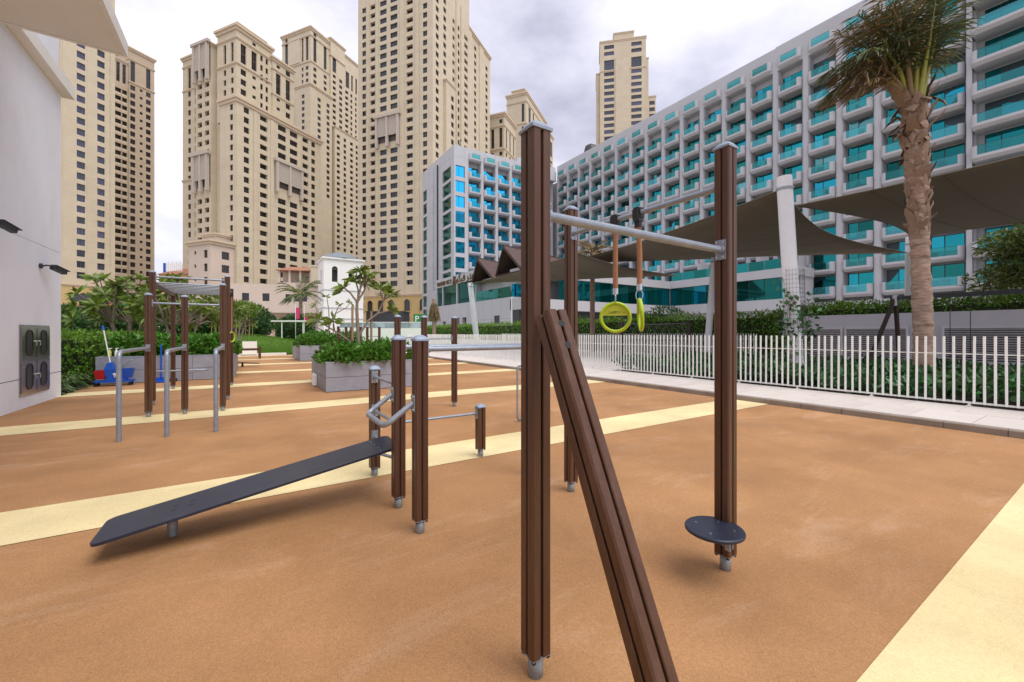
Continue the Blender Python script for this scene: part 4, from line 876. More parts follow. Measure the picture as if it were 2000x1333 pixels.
def frond(base, az, el, length, dry, wind, droopk, nl=46):
    """curved midrib with two rows of leaflets"""
    d = Vector((math.cos(az)*math.cos(el), math.sin(az)*math.cos(el), math.sin(el))); p = Vector(base); rib = [p.copy()]; ns = 18
    for k in range(ns):
        d = (d + Vector((wind.x, wind.y, wind.z))*(.05*(k/ns)) + Vector((0, 0, -droopk*(.3+k/ns)*.16))).normalized(); p = p + d*length/ns; rib.append(p.copy())
    q = MB(); q.tube(rib, [.06*(1-k/ns)**1.5+.006 for k in range(ns+1)], 6); o_ = q.build('frond', 'petiole' if not dry else 'frond_dry', pt)
    Pv, Dv, Lv = [], [], []
    for i in range(nl):
        u = .33+.67*i/nl; x = u*ns; k = min(int(x), ns-1); pos = rib[k].lerp(rib[k+1], x-k); tg = (rib[k+1]-rib[k]).normalized(); sd_ = tg.cross(Vector((0, 0, 1)))
        if sd_.length < .1: sd_ = tg.cross(Vector((1, 0, 0)))
        sd_.normalize(); upv = sd_.cross(tg)
        for s_ in (-1, 1):
            v = sd_*s_*.75 + tg*.55 + upv*random.uniform(-.1, .3) + Vector((wind.x*.35, wind.y*.35, -.55))*random.uniform(.3, 1.2) + Vector((random.uniform(-.3, .3), random.uniform(-.3, .3), random.uniform(-.3, .15)))
            ll = .72*math.sin(math.pi*(.12+.83*(i/nl)))**.6*random.uniform(.75, 1.1); Pv.append(tuple(pos)); Dv.append(tuple(v)); Lv.append(ll)
    lo = MB()
    for pv, dv, ll in zip(Pv, Dv, Lv):
        d0 = Vector(dv).normalized(); s_ = d0.cross(Vector((.2, .3, 1))).normalized()*.0135; p0 = Vector(pv); p1 = p0+d0*ll*.5; p2 = p1+(d0+Vector((0, 0, -.3))+wind*.25).normalized()*ll*.32; p3 = p2+(d0+Vector((0, 0, -.75))+wind*.4).normalized()*ll*.22
        lo.add([p0-s_*.5, p0+s_*.5, p1+s_, p1-s_, p2+s_*.75, p2-s_*.75, p3], [(0, 1, 2, 3), (3, 2, 4, 5), (5, 4, 6)], 0, True)
    lo.build('leaflet', 'frond_dry' if dry else 'frond', o_)
# wind blows towards the left of the view
wl = Vector((-.80, .50, 0)); top = Vector((tp.x, tp.y, tp.z))
random.seed(11)
for i in range(15):
    az = i*2.39996+.4; el = R(88 - 1.1*i + random.uniform(-3, 3))
    b0 = top + Vector((.1*math.cos(az), .1*math.sin(az), .02*(i % 3)-.05))
    frond(b0, az, el, random.uniform(1.9, 2.35), i in (6, 9, 11, 13), wl*(.6+.4*random.random()), .22+.25*(i/15))
for k, (az, el, lg, dry) in enumerate(((2.5, 70, 1.95, True), (2.75, 64, 1.75, True), (2.3, 74, 2.1, False), (2.9, 72, 2.0, False), (2.1, 66, 1.75, True), (2.7, 58, 1.55, True), (2.45, 62, 1.85, False))):
    frond(top+Vector((-.08, .05, 0)), az, R(el), lg, dry, wl*1.1, 1.2, 44)
# two small palms farther off
def small_palm(label, loc, H_, r, dry, nf, fl, tied=False):
    t = thing('palm_tree', label, 'tree', loc); b = MB(); vs = []; nv = 10; ns = 22
    for k in range(ns+1):
        for j in range(nv): a = 2*math.pi*j/nv; rr = r*(1+.10*(k % 2)+random.uniform(-.05, .05)); vs.append((rr*math.cos(a), rr*math.sin(a), H_*k/ns))
    b.add(vs, [(k*nv+j, k*nv+(j+1) % nv, (k+1)*nv+(j+1) % nv, (k+1)*nv+j) for k in range(ns) for j in range(nv)], 0, True); b.build('trunk', 'palm_bark', t)
    P, Dd, Ln = [], [], []; q = MB()
    for i in range(nf):
        az = i*2.4; el = R(random.uniform(10, 80)) if not tied else R(random.uniform(-85, -55)); d = Vector((math.cos(az)*math.cos(el), math.sin(az)*math.cos(el), math.sin(el))); p = Vector((0, 0, H_)); rib = [p.copy()]
        for k in range(8): d = (d+Vector((0, 0, -.16))).normalized(); p = p+d*fl/8; rib.append(p.copy())
        q.tube(rib, [.03*(1-k/9)+.005 for k in range(9)], 5)
        for k in range(44):
            u = .15+.84*k/44; x = u*8; kk = min(int(x), 7); pos = rib[kk].lerp(rib[kk+1], x-kk); tg = (rib[kk+1]-rib[kk]).normalized(); s_ = tg.cross(Vector((0, 0, 1))).normalized()*(1 if k % 2 else -1)
            P.append(tuple(pos)); Dd.append(tuple(s_*.8+tg*.7+Vector((0, 0, -.35)))); Ln.append(.42*fl/1.6*random.uniform(.7, 1.1))
    q.build('frond', 'frond_dry' if dry else 'petiole', t); leaves('leaflet', P, Dd, np.array(Ln), .05, 'frond_dry' if dry else 'frond', t)
    return t
small_palm('small half-dry palm behind the gym rings', (19.05, 19.86, 0), 6.5, .15, True, 20, 1.5)
small_palm('dead palm with hanging brown fronds by the sign building', (17.1, 42.5, 0), 5.0, .2, True, 20, 2.3, True)
small_palm('green palm in front of the white domed tower', (4.5, 47.5, 0), 5.2, .16, False, 24, 2.4)

# ---------------------------------------------------------------- broadleaf tree at the right edge
random.seed(31); tt = thing('broadleaf_tree', 'dense olive green broadleaf tree at the right behind the louvered wall', 'tree', (27.6, 1.3, 0))
b = MB(); b.tube([(0, 0, 0), (.05, .1, 1.6), (0, 0, 2.6)], [.2, .16, .13], 10); cl = []
for i in range(46):
    v = Vector((random.gauss(0, 1), random.gauss(0, 1), random.gauss(0, 1))).normalized()*random.uniform(.45, 1); c = (v.x*3.0, v.y*3.4, 4.3+v.z*2.1); cl.append(c)
    if i % 3 == 0: b.tube([(0, 0, 2.2+.02*i), (c[0]*.5, c[1]*.5, 2.6+(c[2]-2.6)*.6), c], [.07, .045, .015], 6)
b.build('trunk', 'bark', tt); Pa, Na = [], []
for c in cl: p, n_ = rand_ell(420, c, (.85, .85, .55), .7); Pa.append(p); Na.append(n_)
P = np.concatenate(Pa); Nn = np.concatenate(Na); n = len(P)
leaves('crown', P, Nn*.8+rng.normal(size=(n, 3))*.7+np.array([0, 0, -.15]), .17+.12*rng.random(n), .075, 'leaf_r', tt)
# climbers on the netted post
cv = thing('climber', 'leafy climber growing up the netted white sail post', 'plant', (11.05, 4.6, 0)); Pa = []
for a0, zt in ((2.6, 2.6), (2.3, 2.0), (-.9, 2.15), (-1.2, 1.5), (.5, 1.7), (1.5, 1.9), (2.9, 1.6), (3.4, 2.2)):
    for k in range(48): z = zt*k/48; a = a0+.5*math.sin(z*3+a0); rr = .22+.14*random.random()+.12*(k % 5 == 0); Pa.append((rr*math.cos(a)+random.gauss(0, .05), rr*math.sin(a)+random.gauss(0, .05), z))
n = len(Pa); leaves('foliage', Pa, rng.normal(size=(n, 3))+np.array([0, 0, -.2]), .11+.05*rng.random(n), .09, 'leaf_g', cv)
b = MB()
for a0 in (2.6, -.9, 3.4): b.tube([(.25*math.cos(a0+.5*math.sin(z*3+a0)), .25*math.sin(a0+.5*math.sin(z*3+a0)), z) for z in (0, .4, .8, 1.2, 1.6, 2.0)], .008, 5)
b.build('stem', 'bark', cv)
bush('feathery shrub in the hedge behind the edge-on ring', (21.6, 16.3, 2.0), (1.0, 1.5, .9), 1500, .16, 'leaf_d', core=False)

# ---------------------------------------------------------------- person behind the fence
pn = thing('person', 'person with short dark hair and white shirt standing behind the fence', 'person', (10.25, 12.35, 0), R(-60))
def skin_obj(name, verts, edges, radii, m, parent, sub=2):
    me = bpy.data.meshes.new(name); me.from_pydata(verts, edges, []); me.materials.append(M[m]); o_ = inst(name, me, parent)
    sk_ = o_.modifiers.new('skin', 'SKIN'); sk_.use_smooth_shade = True
    sv = me.skin_vertices[0].data
    for i, r_ in enumerate(radii): sv[i].radius = r_ if isinstance(r_, tuple) else (r_, r_)
    sv[0].use_root = True; s_ = o_.modifiers.new('sub', 'SUBSURF'); s_.levels = sub; s_.render_levels = sub
    return o_
bv = [(0, 0, .90), (0, 0, 1.08), (0, 0, 1.26), (0, 0, 1.38), (0, .01, 1.46), (0, .015, 1.52), (0, .01, 1.60), (0, .005, 1.66),
      (.10, 0, .86), (.11, .02, .48), (.11, -.01, .08), (.12, .12, .04), (-.10, 0, .86), (-.11, -.02, .48), (-.11, -.04, .08), (-.12, .09, .04),
      (.18, 0, 1.36), (.23, -.02, 1.10), (.22, .06, .87), (.215, .08, .80), (-.18, 0, 1.36), (-.23, -.02, 1.10), (-.22, .08, .88), (-.215, .10, .81),
      (.20, .115, .735), (.222, .11, .725), (.24, .10, .735), (.19, .11, .77), (-.20, .135, .745), (-.222, .13, .735), (-.24, .12, .745), (-.19, .13, .78)]
be = [(0, 1), (1, 2), (2, 3), (3, 4), (4, 5), (5, 6), (6, 7), (0, 8), (8, 9), (9, 10), (10, 11), (0, 12), (12, 13), (13, 14), (14, 15), (3, 16), (16, 17), (17, 18), (18, 19), (3, 20), (20, 21), (21, 22), (22, 23),
      (19, 24), (19, 25), (19, 26), (19, 27), (23, 28), (23, 29), (23, 30), (23, 31)]
brd = [(.145, .10), (.13, .095), (.15, .105), (.12, .085), .055, (.062, .075), (.078, .098), (.06, .075), .085, .06, .042, .035, .085, .06, .042, .035, .062, .045, .032, .03, .062, .045, .032, .03] + [.010]*8
skin_obj('body', bv, be, brd, 'skin', pn)
skin_obj('shirt', [(0, 0, .92), (0, 0, 1.08), (0, 0, 1.26), (0, 0, 1.40), (.185, 0, 1.365), (.225, -.015, 1.16), (-.185, 0, 1.365), (-.225, -.015, 1.16)], [(0, 1), (1, 2), (2, 3), (3, 4), (4, 5), (3, 6), (6, 7)], [(.165, .12), (.15, .115), (.168, .123), (.10, .085), .078, .062, .078, .062], 'shirt', pn)
skin_obj('trousers', [(0, 0, .95), (.10, 0, .84), (.11, .02, .48), (.11, -.01, .12), (-.10, 0, .84), (-.11, -.02, .48), (-.11, -.04, .12)], [(0, 1), (1, 2), (2, 3), (0, 4), (4, 5), (5, 6)], [(.16, .118), .102, .078, .062, .102, .078, .062], 'trouser', pn)
b = MB(); vs = []; nr_, nc = 8, 16
for i in range(nr_+1):
    th = .02+1.75*i/nr_
    for j in range(nc):
        a = 2*math.pi*j/nc; lim = th*(1 if math.sin(a) < .3 else .62); vs.append((.092*math.sin(lim)*math.cos(a), -.012+.112*math.sin(lim)*math.sin(a), 1.615+.108*math.cos(lim)))
b.add(vs, [(i*nc+j, i*nc+(j+1) % nc, (i+1)*nc+(j+1) % nc, (i+1)*nc+j) for i in range(nr_) for j in range(nc)], 0, True); b.build('hair', 'hair', pn)
b = MB(); b.add([(-.014, .098, 1.585), (.014, .098, 1.585), (0, .128, 1.578), (0, .1, 1.62)], [(0, 1, 2), (0, 2, 3), (1, 3, 2)], 0, True)
for s_ in (-1, 1): b.lathe([(.004, 1.57), (.012, 1.585), (.012, 1.61), (.004, 1.625)], (s_*.083, 0), 8)
b.build('face', 'skin', pn)
b = MB()
for s_ in (-1, 1): b.obox((s_*.032, .098, 1.612), (.012, 0, 0), (0, .004, 0), (0, 0, .005))
b.obox((0, .102, 1.548), (.02, 0, 0), (0, .004, 0), (0, 0, .004)); b.build('eyes', 'hair', pn)

# ================================================================ buildings
def holed(b, O, U, length, z0, z1, holes, nrm, m=0, mr=0):
    """wall quad grid from O along U with rectangular openings (u0,u1,za,zb,depth) and their reveals"""
    O, U, nrm = Vector(O), Vector(U), Vector(nrm); holes = [h for h in holes if h[3] > z0 and h[2] < z1]
    us = sorted({0, length, *[h[0] for h in holes], *[h[1] for h in holes]}); zs = sorted({z0, z1, *[max(h[2], z0) for h in holes], *[min(h[3], z1) for h in holes]})
    flip = U.cross(Vector((0, 0, 1))).dot(nrm) < 0
    def q(a, c, za, zb, mm):
        p = [O+U*a+Vector((0, 0, za)), O+U*c+Vector((0, 0, za)), O+U*c+Vector((0, 0, zb)), O+U*a+Vector((0, 0, zb))]
        b.add(p if not flip else p[::-1], [(0, 1, 2, 3)], mm)
    byz = {}
    for za, zb in zip(zs, zs[1:]):
        zm = (za+zb)/2; act = sorted((h[0], h[1]) for h in holes if h[2] < zm < h[3]); cur = 0
        for a, c in act:
            if a > cur+1e-6: q(cur, a, za, zb, m)
            cur = max(cur, c)
        if cur < length-1e-6: q(cur, length, za, zb, m)
    for u0, u1, za, zb, dp in holes:
        A = O+U*u0; B = O+U*u1; dn = -nrm*dp; Z0 = Vector((0, 0, za)); Z1 = Vector((0, 0, zb))
        for p0, p1 in ((A+Z0, B+Z0), (B+Z0, B+Z1), (B+Z1, A+Z1), (A+Z1, A+Z0)): b.add([p0, p0+dn, p1+dn, p1], [(0, 1, 2, 3)], mr)
WM = {}
def win_mesh(w, h_, kind, gl='twin'):
    key = (round(w, 2), round(h_, 2), kind, gl)
    if key in WM: return WM[key]
    b = MB(); hw = w/2; f = .07
    b.quad((-hw, 0, 0), (hw, 0, 0), (hw, 0, h_), (-hw, 0, h_), 0)
    bars = [(-hw, -hw+f, 0, h_), (hw-f, hw, 0, h_), (-hw+f, hw-f, 0, f), (-hw+f, hw-f, h_-f, h_)]
    if w > 1.5: bars.append((-.04, .04, f, h_-f))
    if kind == 'tall':
        for i in range(1, int(h_/3.2)+1): bars.append((-hw+f, hw-f, i*3.2-.12, i*3.2+.12))
    for x0, x1, z0, z1 in bars: b.box(x0, x1, -.06, -.005, z0, z1, 1)
    if kind == 'balcony': b.box(-hw+.01, hw-.01, -.80, -.68, 0, .75, 2)
    WM[key] = b.mesh('window', [gl, 'tframe', 'stucco']); return WM[key]
def tower(label, loc, rot, blocks, gl='twin'):
    t = thing('residential_tower', label, 'tower', (*loc, 0), R(rot), 'cream residential towers'); extra = {}; cnt = {'window': 0, 'balcony': 0}; many = MB(); todo = []
    for B in blocks:
        a0, a1, b0, b1, z0, z1 = B['box']; mt = B.get('mat', 'stucco'); p = B.get('pitch', 3.2); wh = B.get('wh', 1.9)
        mb = MB(); faces = (('A', (a0, b0, 0), (1, 0, 0), a1-a0, (0, -1, 0), a0, b0), ('B', (a0, b0, 0), (0, 1, 0), b1-b0, (-1, 0, 0), b0, a0))
        for fn, O, U, ln, nr, off, pl in faces:
            holes = []
            for c in B.get(fn, []):
                ctr, w, kind = c[:3]; zt = c[3] if len(c) > 3 else B['top']; zb = c[4] if len(c) > 4 else B.get('bot', 14); hh = wh if kind != 'balcony' else 2.4
                if kind == 'small': hh = 1.05
                if kind == 'tall': holes.append((ctr-off-w/2, ctr-off+w/2, zb, zt, .45)); todo.append((fn, ctr, zb, w, zt-zb, 'tall', pl, .45)); continue
                z = zt
                while z-hh > zb:
                    sk = any(s0 < z-hh/2 < s1 for s0, s1 in B.get('skip_'+fn, ()) if c in B[fn] and len(c) > 5)
                    if not sk:
                        dp = .85 if kind == 'balcony' else .38
                        holes.append((ctr-off-w/2, ctr-off+w/2, z-hh, z, dp)); todo.append((fn, ctr, z-hh, w, hh, kind, pl, dp))
                    z -= p
            holed(mb, O, U, ln, z0, z1, holes, nr)
        mb.quad((a1, b0, z0), (a1, b1, z0), (a1, b1, z1), (a1, b0, z1)); mb.quad((a1, b1, z0), (a0, b1, z0), (a0, b1, z1), (a1, b1, z1)); mb.quad((a0, b0, z1), (a1, b0, z1), (a1, b1, z1), (a0, b1, z1))
        mb.build('wall', mt, t)
        for zc, ov, hh in B.get('cornice', ()):
            cb = MB(); cb.box(a0-ov, a1+ov, b0-ov, b1+ov, zc-hh*.45, zc).box(a0-ov*.5, a1+ov*.5, b0-ov*.5, b1+ov*.5, zc-hh, zc-hh*.45-.01); cb.build('cornice', 'trim', t)
        for fn, c0, c1, za, zb in B.get('pilaster', ()):
            cb = MB()
            if fn == 'A': cb.box(c0, c1, b0-.35, b0-.003, za, zb)
            else: cb.box(a0-.35, a0-.003, c0, c1, za, zb)
            cb.build('pilaster', mt, t)
        for fn, c0, c1, za, zb in B.get('grille', ()):
            cb = MB(); O = Vector((0, b0-.9, 0)) if fn == 'A' else Vector((a0-.9, 0, 0)); U = Vector((1, 0, 0)) if fn == 'A' else Vector((0, 1, 0)); nr = Vector((0, -1, 0)) if fn == 'A' else Vector((-1, 0, 0))
            def P_(u, z, d=0): return O+U*u+Vector((0, 0, z))+nr*d
            cb.add([P_(c0, za, -.88), P_(c1, za, -.88), P_(c1, zb, -.88), P_(c0, zb, -.88)], [(0, 1, 2, 3)], 1)
            w = (c1-c0)
            for k in (0, .5, 1): u = c0+k*w; cb.obox(P_(u, (za+zb)/2-1), U*.42, nr*.45, Vector((0, 0, (zb-za)/2+1)))
            cb.obox(P_((c0+c1)/2, zb+.5, .1), U*(w/2+1.1), nr*.55, Vector((0, 0, .45)))
            for k in range(2):
                u0, u1 = c0+k*w/2+.45, c0+(k+1)*w/2-.45; zl, zh = za+2.2, zb; ww_ = u1-u0; c_ = zl-ww_
                while c_ < zh:
                    for s_ in (1, -1):       # strip z = c_ + (u-u0) or mirrored, clipped to the opening
                        t0 = max(0, zl-c_); t1 = min(ww_, zh-c_)
                        if t1-t0 > .15:
                            ua, ub = (u0+t0, u0+t1) if s_ > 0 else (u1-t0, u1-t1)
                            cb.obox(P_((ua+ub)/2, c_+(t0+t1)/2, .05+.02*s_), U*(ub-ua)/2+Vector((0, 0, (t1-t0)/2)), nr*.05, (U*-s_+Vector((0, 0, 1)))*.13)
                    c_ += .85
                cb.obox(P_((u0+u1)/2, zl-.15, .05), U*ww_/2, nr*.1, Vector((0, 0, .15)))
            cb.build('lattice_screen', ['grille', 'tframe'], t)
    for fn, ctr, z, w, hh, kind, pl, dp in todo:
        nm = 'balcony' if kind == 'balcony' else 'window'; me = win_mesh(w, hh, kind, gl); cnt[nm] += 1
        if fn == 'A': loc_, rz = (ctr, pl+dp-.005, z), 0
        else: loc_, rz = (pl+dp-.005, ctr, z), -math.pi/2
        if cnt[nm] <= 300: inst(nm, me, t, loc_, rz)
        else:
            hw = w/2; ca_, sa_ = math.cos(rz), math.sin(rz); many.add([(loc_[0]+x*ca_, loc_[1]+x*sa_, loc_[2]+zz) for x, zz in ((-hw, 0), (hw, 0), (hw, hh), (-hw, hh))], [(0, 1, 2, 3)])
    if many.f: stuff(many.build('window_field', 'twin', t))
    return t
def arches(t, fn, plane, cs, w, z0, z1, m='dark'):
    """arched openings standing a little proud of a podium wall as deep framed niches"""
    for c in cs:
        pts = [(-w/2, z0), (w/2, z0), (w/2, z1-w/2)]+[(w/2*math.cos(R(a)), z1-w/2+w/2*math.sin(R(a))) for a in range(15, 180, 15)]+[(-w/2, z1-w/2)]
        def Q(u, z, d): return (c+u, plane-d, z) if fn == 'A' else (plane-d, c+u, z)
        n_ = len(pts); b = MB(); ou = [(u*1.22, z0+(z-z0)*1.07) for u, z in pts]
        b.add([Q(u, z, .3) for u, z in ou]+[Q(u, z, .3) for u, z in pts]+[Q(u, z, .02) for u, z in pts]+[Q(u, z, 0) for u, z in ou], [(i, (i+1) % n_, n_+(i+1) % n_, n_+i) for i in range(n_)]+[(n_+i, n_+(i+1) % n_, 2*n_+(i+1) % n_, 2*n_+i) for i in range(n_)]+[(i, 3*n_+i, 3*n_+(i+1) % n_, (i+1) % n_) for i in range(n_)], 0)
        b.add([Q(u, z, .02) for u, z in pts], [tuple(range(n_))], 1); b.build('arch', ['stucco_y', 'twin'], t)

# -- tower with the lattice screens, second from the left
T2 = tower('stepped cream tower with lattice screens, second from the left', (-3.31, 155.42), 34.88, [
    dict(box=(0, 32.75, 0, 8, 0, 75.6), top=74.0, A=[(3.2, 1.75, 'w'), (9.1, 2.6, 'balcony'), (15.9, 3.1, 'w', 74, 14, 1), (20.6, 3.1, 'w', 74, 14, 1), (25.6, 2.5, 'balcony'), (29.1, 1.7, 'w')], B=[(2.5, 1.45, 'w')], skip_A=((50, 61),), cornice=((76.2, .7, 1.7),), grille=(('A', 13.4, 23.2, 52, 60.5),),
         pilaster=(('A', 5.4, 6.6, 0, 74), ('A', 11.4, 12.6, 0, 74), ('A', 23.6, 24.0, 0, 74))),
    dict(box=(1.0, 13, 1.45, 10.9, 70, 99), top=86.5, bot=76.5, A=[(3.2, 1.8, 'tall', 94.6, 88.4), (6.8, 1.8, 'tall', 94.6, 88.4), (3.2, 1.8, 'w'), (6.8, 1.2, 'small'), (9.4, .9, 'w', 95, 77), (11.3, .9, 'w', 95, 77), (3.2, 1.8, 'w', 97.9, 96), (6.8, 1.2, 'small', 97.6, 96)],
         B=[(3.6, 1.3, 'tall', 94.6, 88.4), (7.2, 1.3, 'tall', 94.6, 88.4), (3.6, 1.3, 'w'), (7.2, 1.3, 'w'), (3.6, 1.3, 'w', 97.9, 96), (7.2, 1.3, 'w', 97.9, 96)], cornice=((99.8, .8, 1.6), (95.9, .35, .6), (87.8, .35, .6))),
    dict(box=(2.4, 12, 3, 9.5, 99, 101.4), top=0, cornice=((101.8, .4, .8),)),
    dict(box=(13, 21.2, .9, 11, 60, 96.4), top=83.5, bot=76.5, A=[(15.2, 1.8, 'tall', 92, 84.8), (19, 1.8, 'tall', 92, 84.8), (15.2, 1.3, 'small'), (19, 1.8, 'w'), (19, 1.8, 'w', 95.3, 93.2), (15.2, 1.3, 'small', 95, 93.2)], B=[], cornice=((97, .7, 1.4), (93.0, .3, .5), (84.3, .3, .5))),
    dict(box=(1.7, 14, 6, 10.9, 0, 90), top=87, B=[(8.0, 1.3, 'w')], A=[]),
    dict(box=(2.4, 16, 10.9, 13.5, 0, 95.5), top=84, B=[], A=[]),
    dict(box=(.6, 16, 13.5, 21.5, 0, 96.5), top=86, B=[(15.6, 2.3, 'balcony', 84.5, 12, 1), (19.3, 2.3, 'balcony', 84.5, 12, 1)], A=[], skip_B=((48, 60),), cornice=((97, .5, 1.0),), grille=(('B', 14.0, 20.8, 50, 60), ('B', 14.0, 20.8, 86.5, 96.5))),
    dict(box=(1.2, 16, 21.5, 29.6, 0, 95.2), top=84, B=[(26.0, 1.7, 'tall', 92, 85), (26.0, 1.6, 'w'), (22.6, .8, 'w'), (26.0, 1.7, 'w', 94.8, 93)], A=[], cornice=((96, .6, 1.2), (92.8, .25, .5), (84.6, .25, .5), (54, .3, .7))),
    dict(box=(-7, 1.5, 1.2, 11.8, 0, 29.0), mat='stucco_p', top=26.5, pitch=4.1, wh=2.4, bot=8, A=[(-2.6, 2.3, 'w')], B=[(3.5, 1.7, 'w'), (8.5, 1.0, 'small')], cornice=((29.6, .8, 1.4),)),
    dict(box=(-4.5, 1.5, 3.0, 9.0, 29.4, 31.6), mat='mauve', top=0, cornice=((32.2, .5, .9),)),
])
# -- left tower in two blocks
tower('cream tower at the far left with two columns of wide windows', (-45.23, 169.26), 34.88, [
    dict(box=(-2.5, 11.8, 0, 16, 0, 112), top=111.0, pitch=3.27, wh=1.95, bot=16.5, A=[(3.95, 1.85, 'w'), (8.5, 1.75, 'w')], B=[(4, 1.7, 'w')], cornice=((16, .35, .8),), pilaster=(('A', -2.3, -.9, 0, 112), ('A', 10.6, 11.7, 0, 112))),
    dict(box=(-2.5, 11.8, -1.2, -.3, 0, 15.2), mat='stucco_y', top=0, cornice=((15.6, .3, .6),)),
], 'twin_b')
# podium arches
arches(bpy.data.objects['residential_tower.001'], 'A', -1.2, (3.9, 8.5), 1.9, 9.6, 13.2)
tower('slim tower with paired balconies beside the far left tower', (-43.61, 215.76), 34.88, [
    dict(mat='stucco_b', box=(-3, 4.5, .6, 18, 0, 108), top=97, A=[(1.35, 1.95, 'balcony'), (3.35, 1.6, 'balcony'), (1.3, 1.1, 'tall', 107, 99.5), (3.2, 1.1, 'tall', 107, 99.5)], pitch=3.06, B=[], cornice=((108.6, .4, 1.0),)),
    dict(mat='stucco_b', box=(4.5, 12.9, 0, 18, 0, 114), top=100, pitch=3.06, A=[(5.65, 1.65, 'w'), (8.4, .95, 'small'), (10.8, 1.6, 'w'), (5.65, 1.5, 'tall', 109.5, 101.6), (10.8, 1.5, 'tall', 109.5, 101.6), (5.65, 1.6, 'w', 112.6, 110.8), (10.8, 1.6, 'w', 112.6, 110.8)], B=[], cornice=((114.8, .6, 1.2), (110.3, .3, .5), (101.2, .3, .5))),
])
# -- tall tower in the middle
T3 = tower('tallest cream tower running out of the top of the picture', (52.81, 132.47), 34.88, [
    dict(box=(0, 13.2, 0, 32.6, 0, 150), top=121.5, pitch=3.17, wh=1.9, bot=15.5, B=[(3.1, 1.75, 'w'), (9.5, 2.7, 'balcony'), (16.3, 3.1, 'w', 121.5, 15.5, 1), (21.0, 3.0, 'w', 121.5, 15.5, 1), (25.8, 2.2, 'balcony'), (29.8, 1.75, 'w')], skip_B=((69.5, 79),), A=[(2.9, 1.9, 'w', 121.5, 40), (7.8, 1.9, 'w', 121.5, 92)],
         pilaster=(('B', 5.4, 6.9, 0, 150), ('B', 11.6, 13.4, 0, 150), ('B', 23.2, 24.0, 0, 150), ('B', 27.4, 28.2, 0, 150)), grille=(('B', 13.9, 23.2, 70, 78.6),), cornice=((15.2, .4, .8),)),
    dict(box=(6.9, 13.4, -1.2, 0, 0, 91.5), top=88, pitch=3.17, A=[(11.2, 1.9, 'w', 88, 40)], B=[], cornice=((92, .35, .8),)),
    dict(box=(13.2, 29.2, 1.6, 30, 0, 140), top=121, pitch=3.17, A=[(16.0, 3.0, 'balcony', 121, 40), (20.4, 1.6, 'w', 121, 40), (26.4, 3.0, 'balcony', 121, 40)], B=[], pilaster=(('A', 18.2, 19.2, 0, 140), ('A', 22.0, 24.4, 0, 130))),
    dict(box=(29.2, 50, 2.2, 28, 0, 126.5), top=123, pitch=3.17, A=[(35.6, 1.9, 'w', 123, 40), (46.5, 2.1, 'w', 121, 40)], B=[], cornice=((127.3, .7, 1.4),), pilaster=(('A', 29.3, 32, 0, 126), ('A', 39, 43, 0, 126))),
    dict(box=(-1.2, -.2, -.6, 33, 0, 14.6), mat='stucco_y', top=0, cornice=((15.0, .4, .7),)),
])
arches(T3, 'B', -1.2, (3.1, 9.5, 16.3, 21.0, 25.8, 29.8), 2.5, 9.2, 13.2)
arches(T3, 'B', -1.2, (3.1, 9.5, 16.3, 21.0, 25.8, 29.8), 2.3, 4.6, 7.8)
# -- tower behind
tb = tower('farther cream tower behind the stepped one with purple crown panels', (26.64, 232.45), 34.88, [
    dict(box=(0, 12, 0, 20.7, 0, 158), top=139, bot=100, A=[(2.6, 2.0, 'w'), (9.2, 1.9, 'w'), (2.6, 1.9, 'tall', 154, 142), (9.2, 1.9, 'tall', 154, 142), (2.6, 1.9, 'w', 157, 155)], B=[(2.6, 1.8, 'w'), (5.8, 1.2, 'w'), (2.6, 1.8, 'tall', 154, 142), (5.8, 1.2, 'tall', 154, 142), (17.5, 2.2, 'tall', 154, 142), (17.5, 1.6, 'w', 157, 155)], cornice=((158.8, .8, 1.6), (154.6, .4, .6), (141.2, .4, .6)), pilaster=(('B', 7.5, 15.5, 142, 154),)),
    dict(box=(12, 22, -1, 16, 0, 160), top=142, bot=40, A=[(14.5, 2.2, 'balcony'), (19, 2.2, 'w'), (14.5, 2.6, 'tall', 151, 143.4)], B=[], cornice=((160.8, .6, 1.2), (151.6, .4, .6))),
    dict(box=(22, 34, 0, 16, 0, 158), top=139, bot=40, A=[(24.5, 2.4, 'balcony'), (28, 1.5, 'w'), (31.5, 1.3, 'w'), (25, 2.6, 'tall', 150, 141), (28.5, 1.3, 'tall', 150, 141), (31.8, 1.3, 'tall', 150, 141)], B=[], cornice=((158.8, .6, 1.2),)),
    dict(box=(-2.5, 11.5, -2.5, 8, 0, 127), top=123, bot=70, A=[(3.0, 2.0, 'w'), (8.8, 1.9, 'w')], B=[(2.5, 1.9, 'w')], cornice=((127.8, .6, 1.2),)),
    dict(box=(12.3, 30, -3.6, -1, 0, 112), top=109, bot=30, A=[(14.8, 2.2, 'balcony'), (19.4, 1.8, 'w'), (24.4, 2.2, 'balcony'), (28.4, 1.6, 'w')], B=[], cornice=((112.8, .4, .9),)),
    dict(box=(34, 40, 1, 14, 0, 112), top=109, bot=30, A=[(36.5, 1.8, 'w')], B=[], cornice=((112.8, .4, .9),)),
])
me = text_mesh('J', 4.2, 'bronze', .05); inst('lettering', me, tb, (-.1, 12.6, 137.0), (R(90), 0, -math.pi/2))
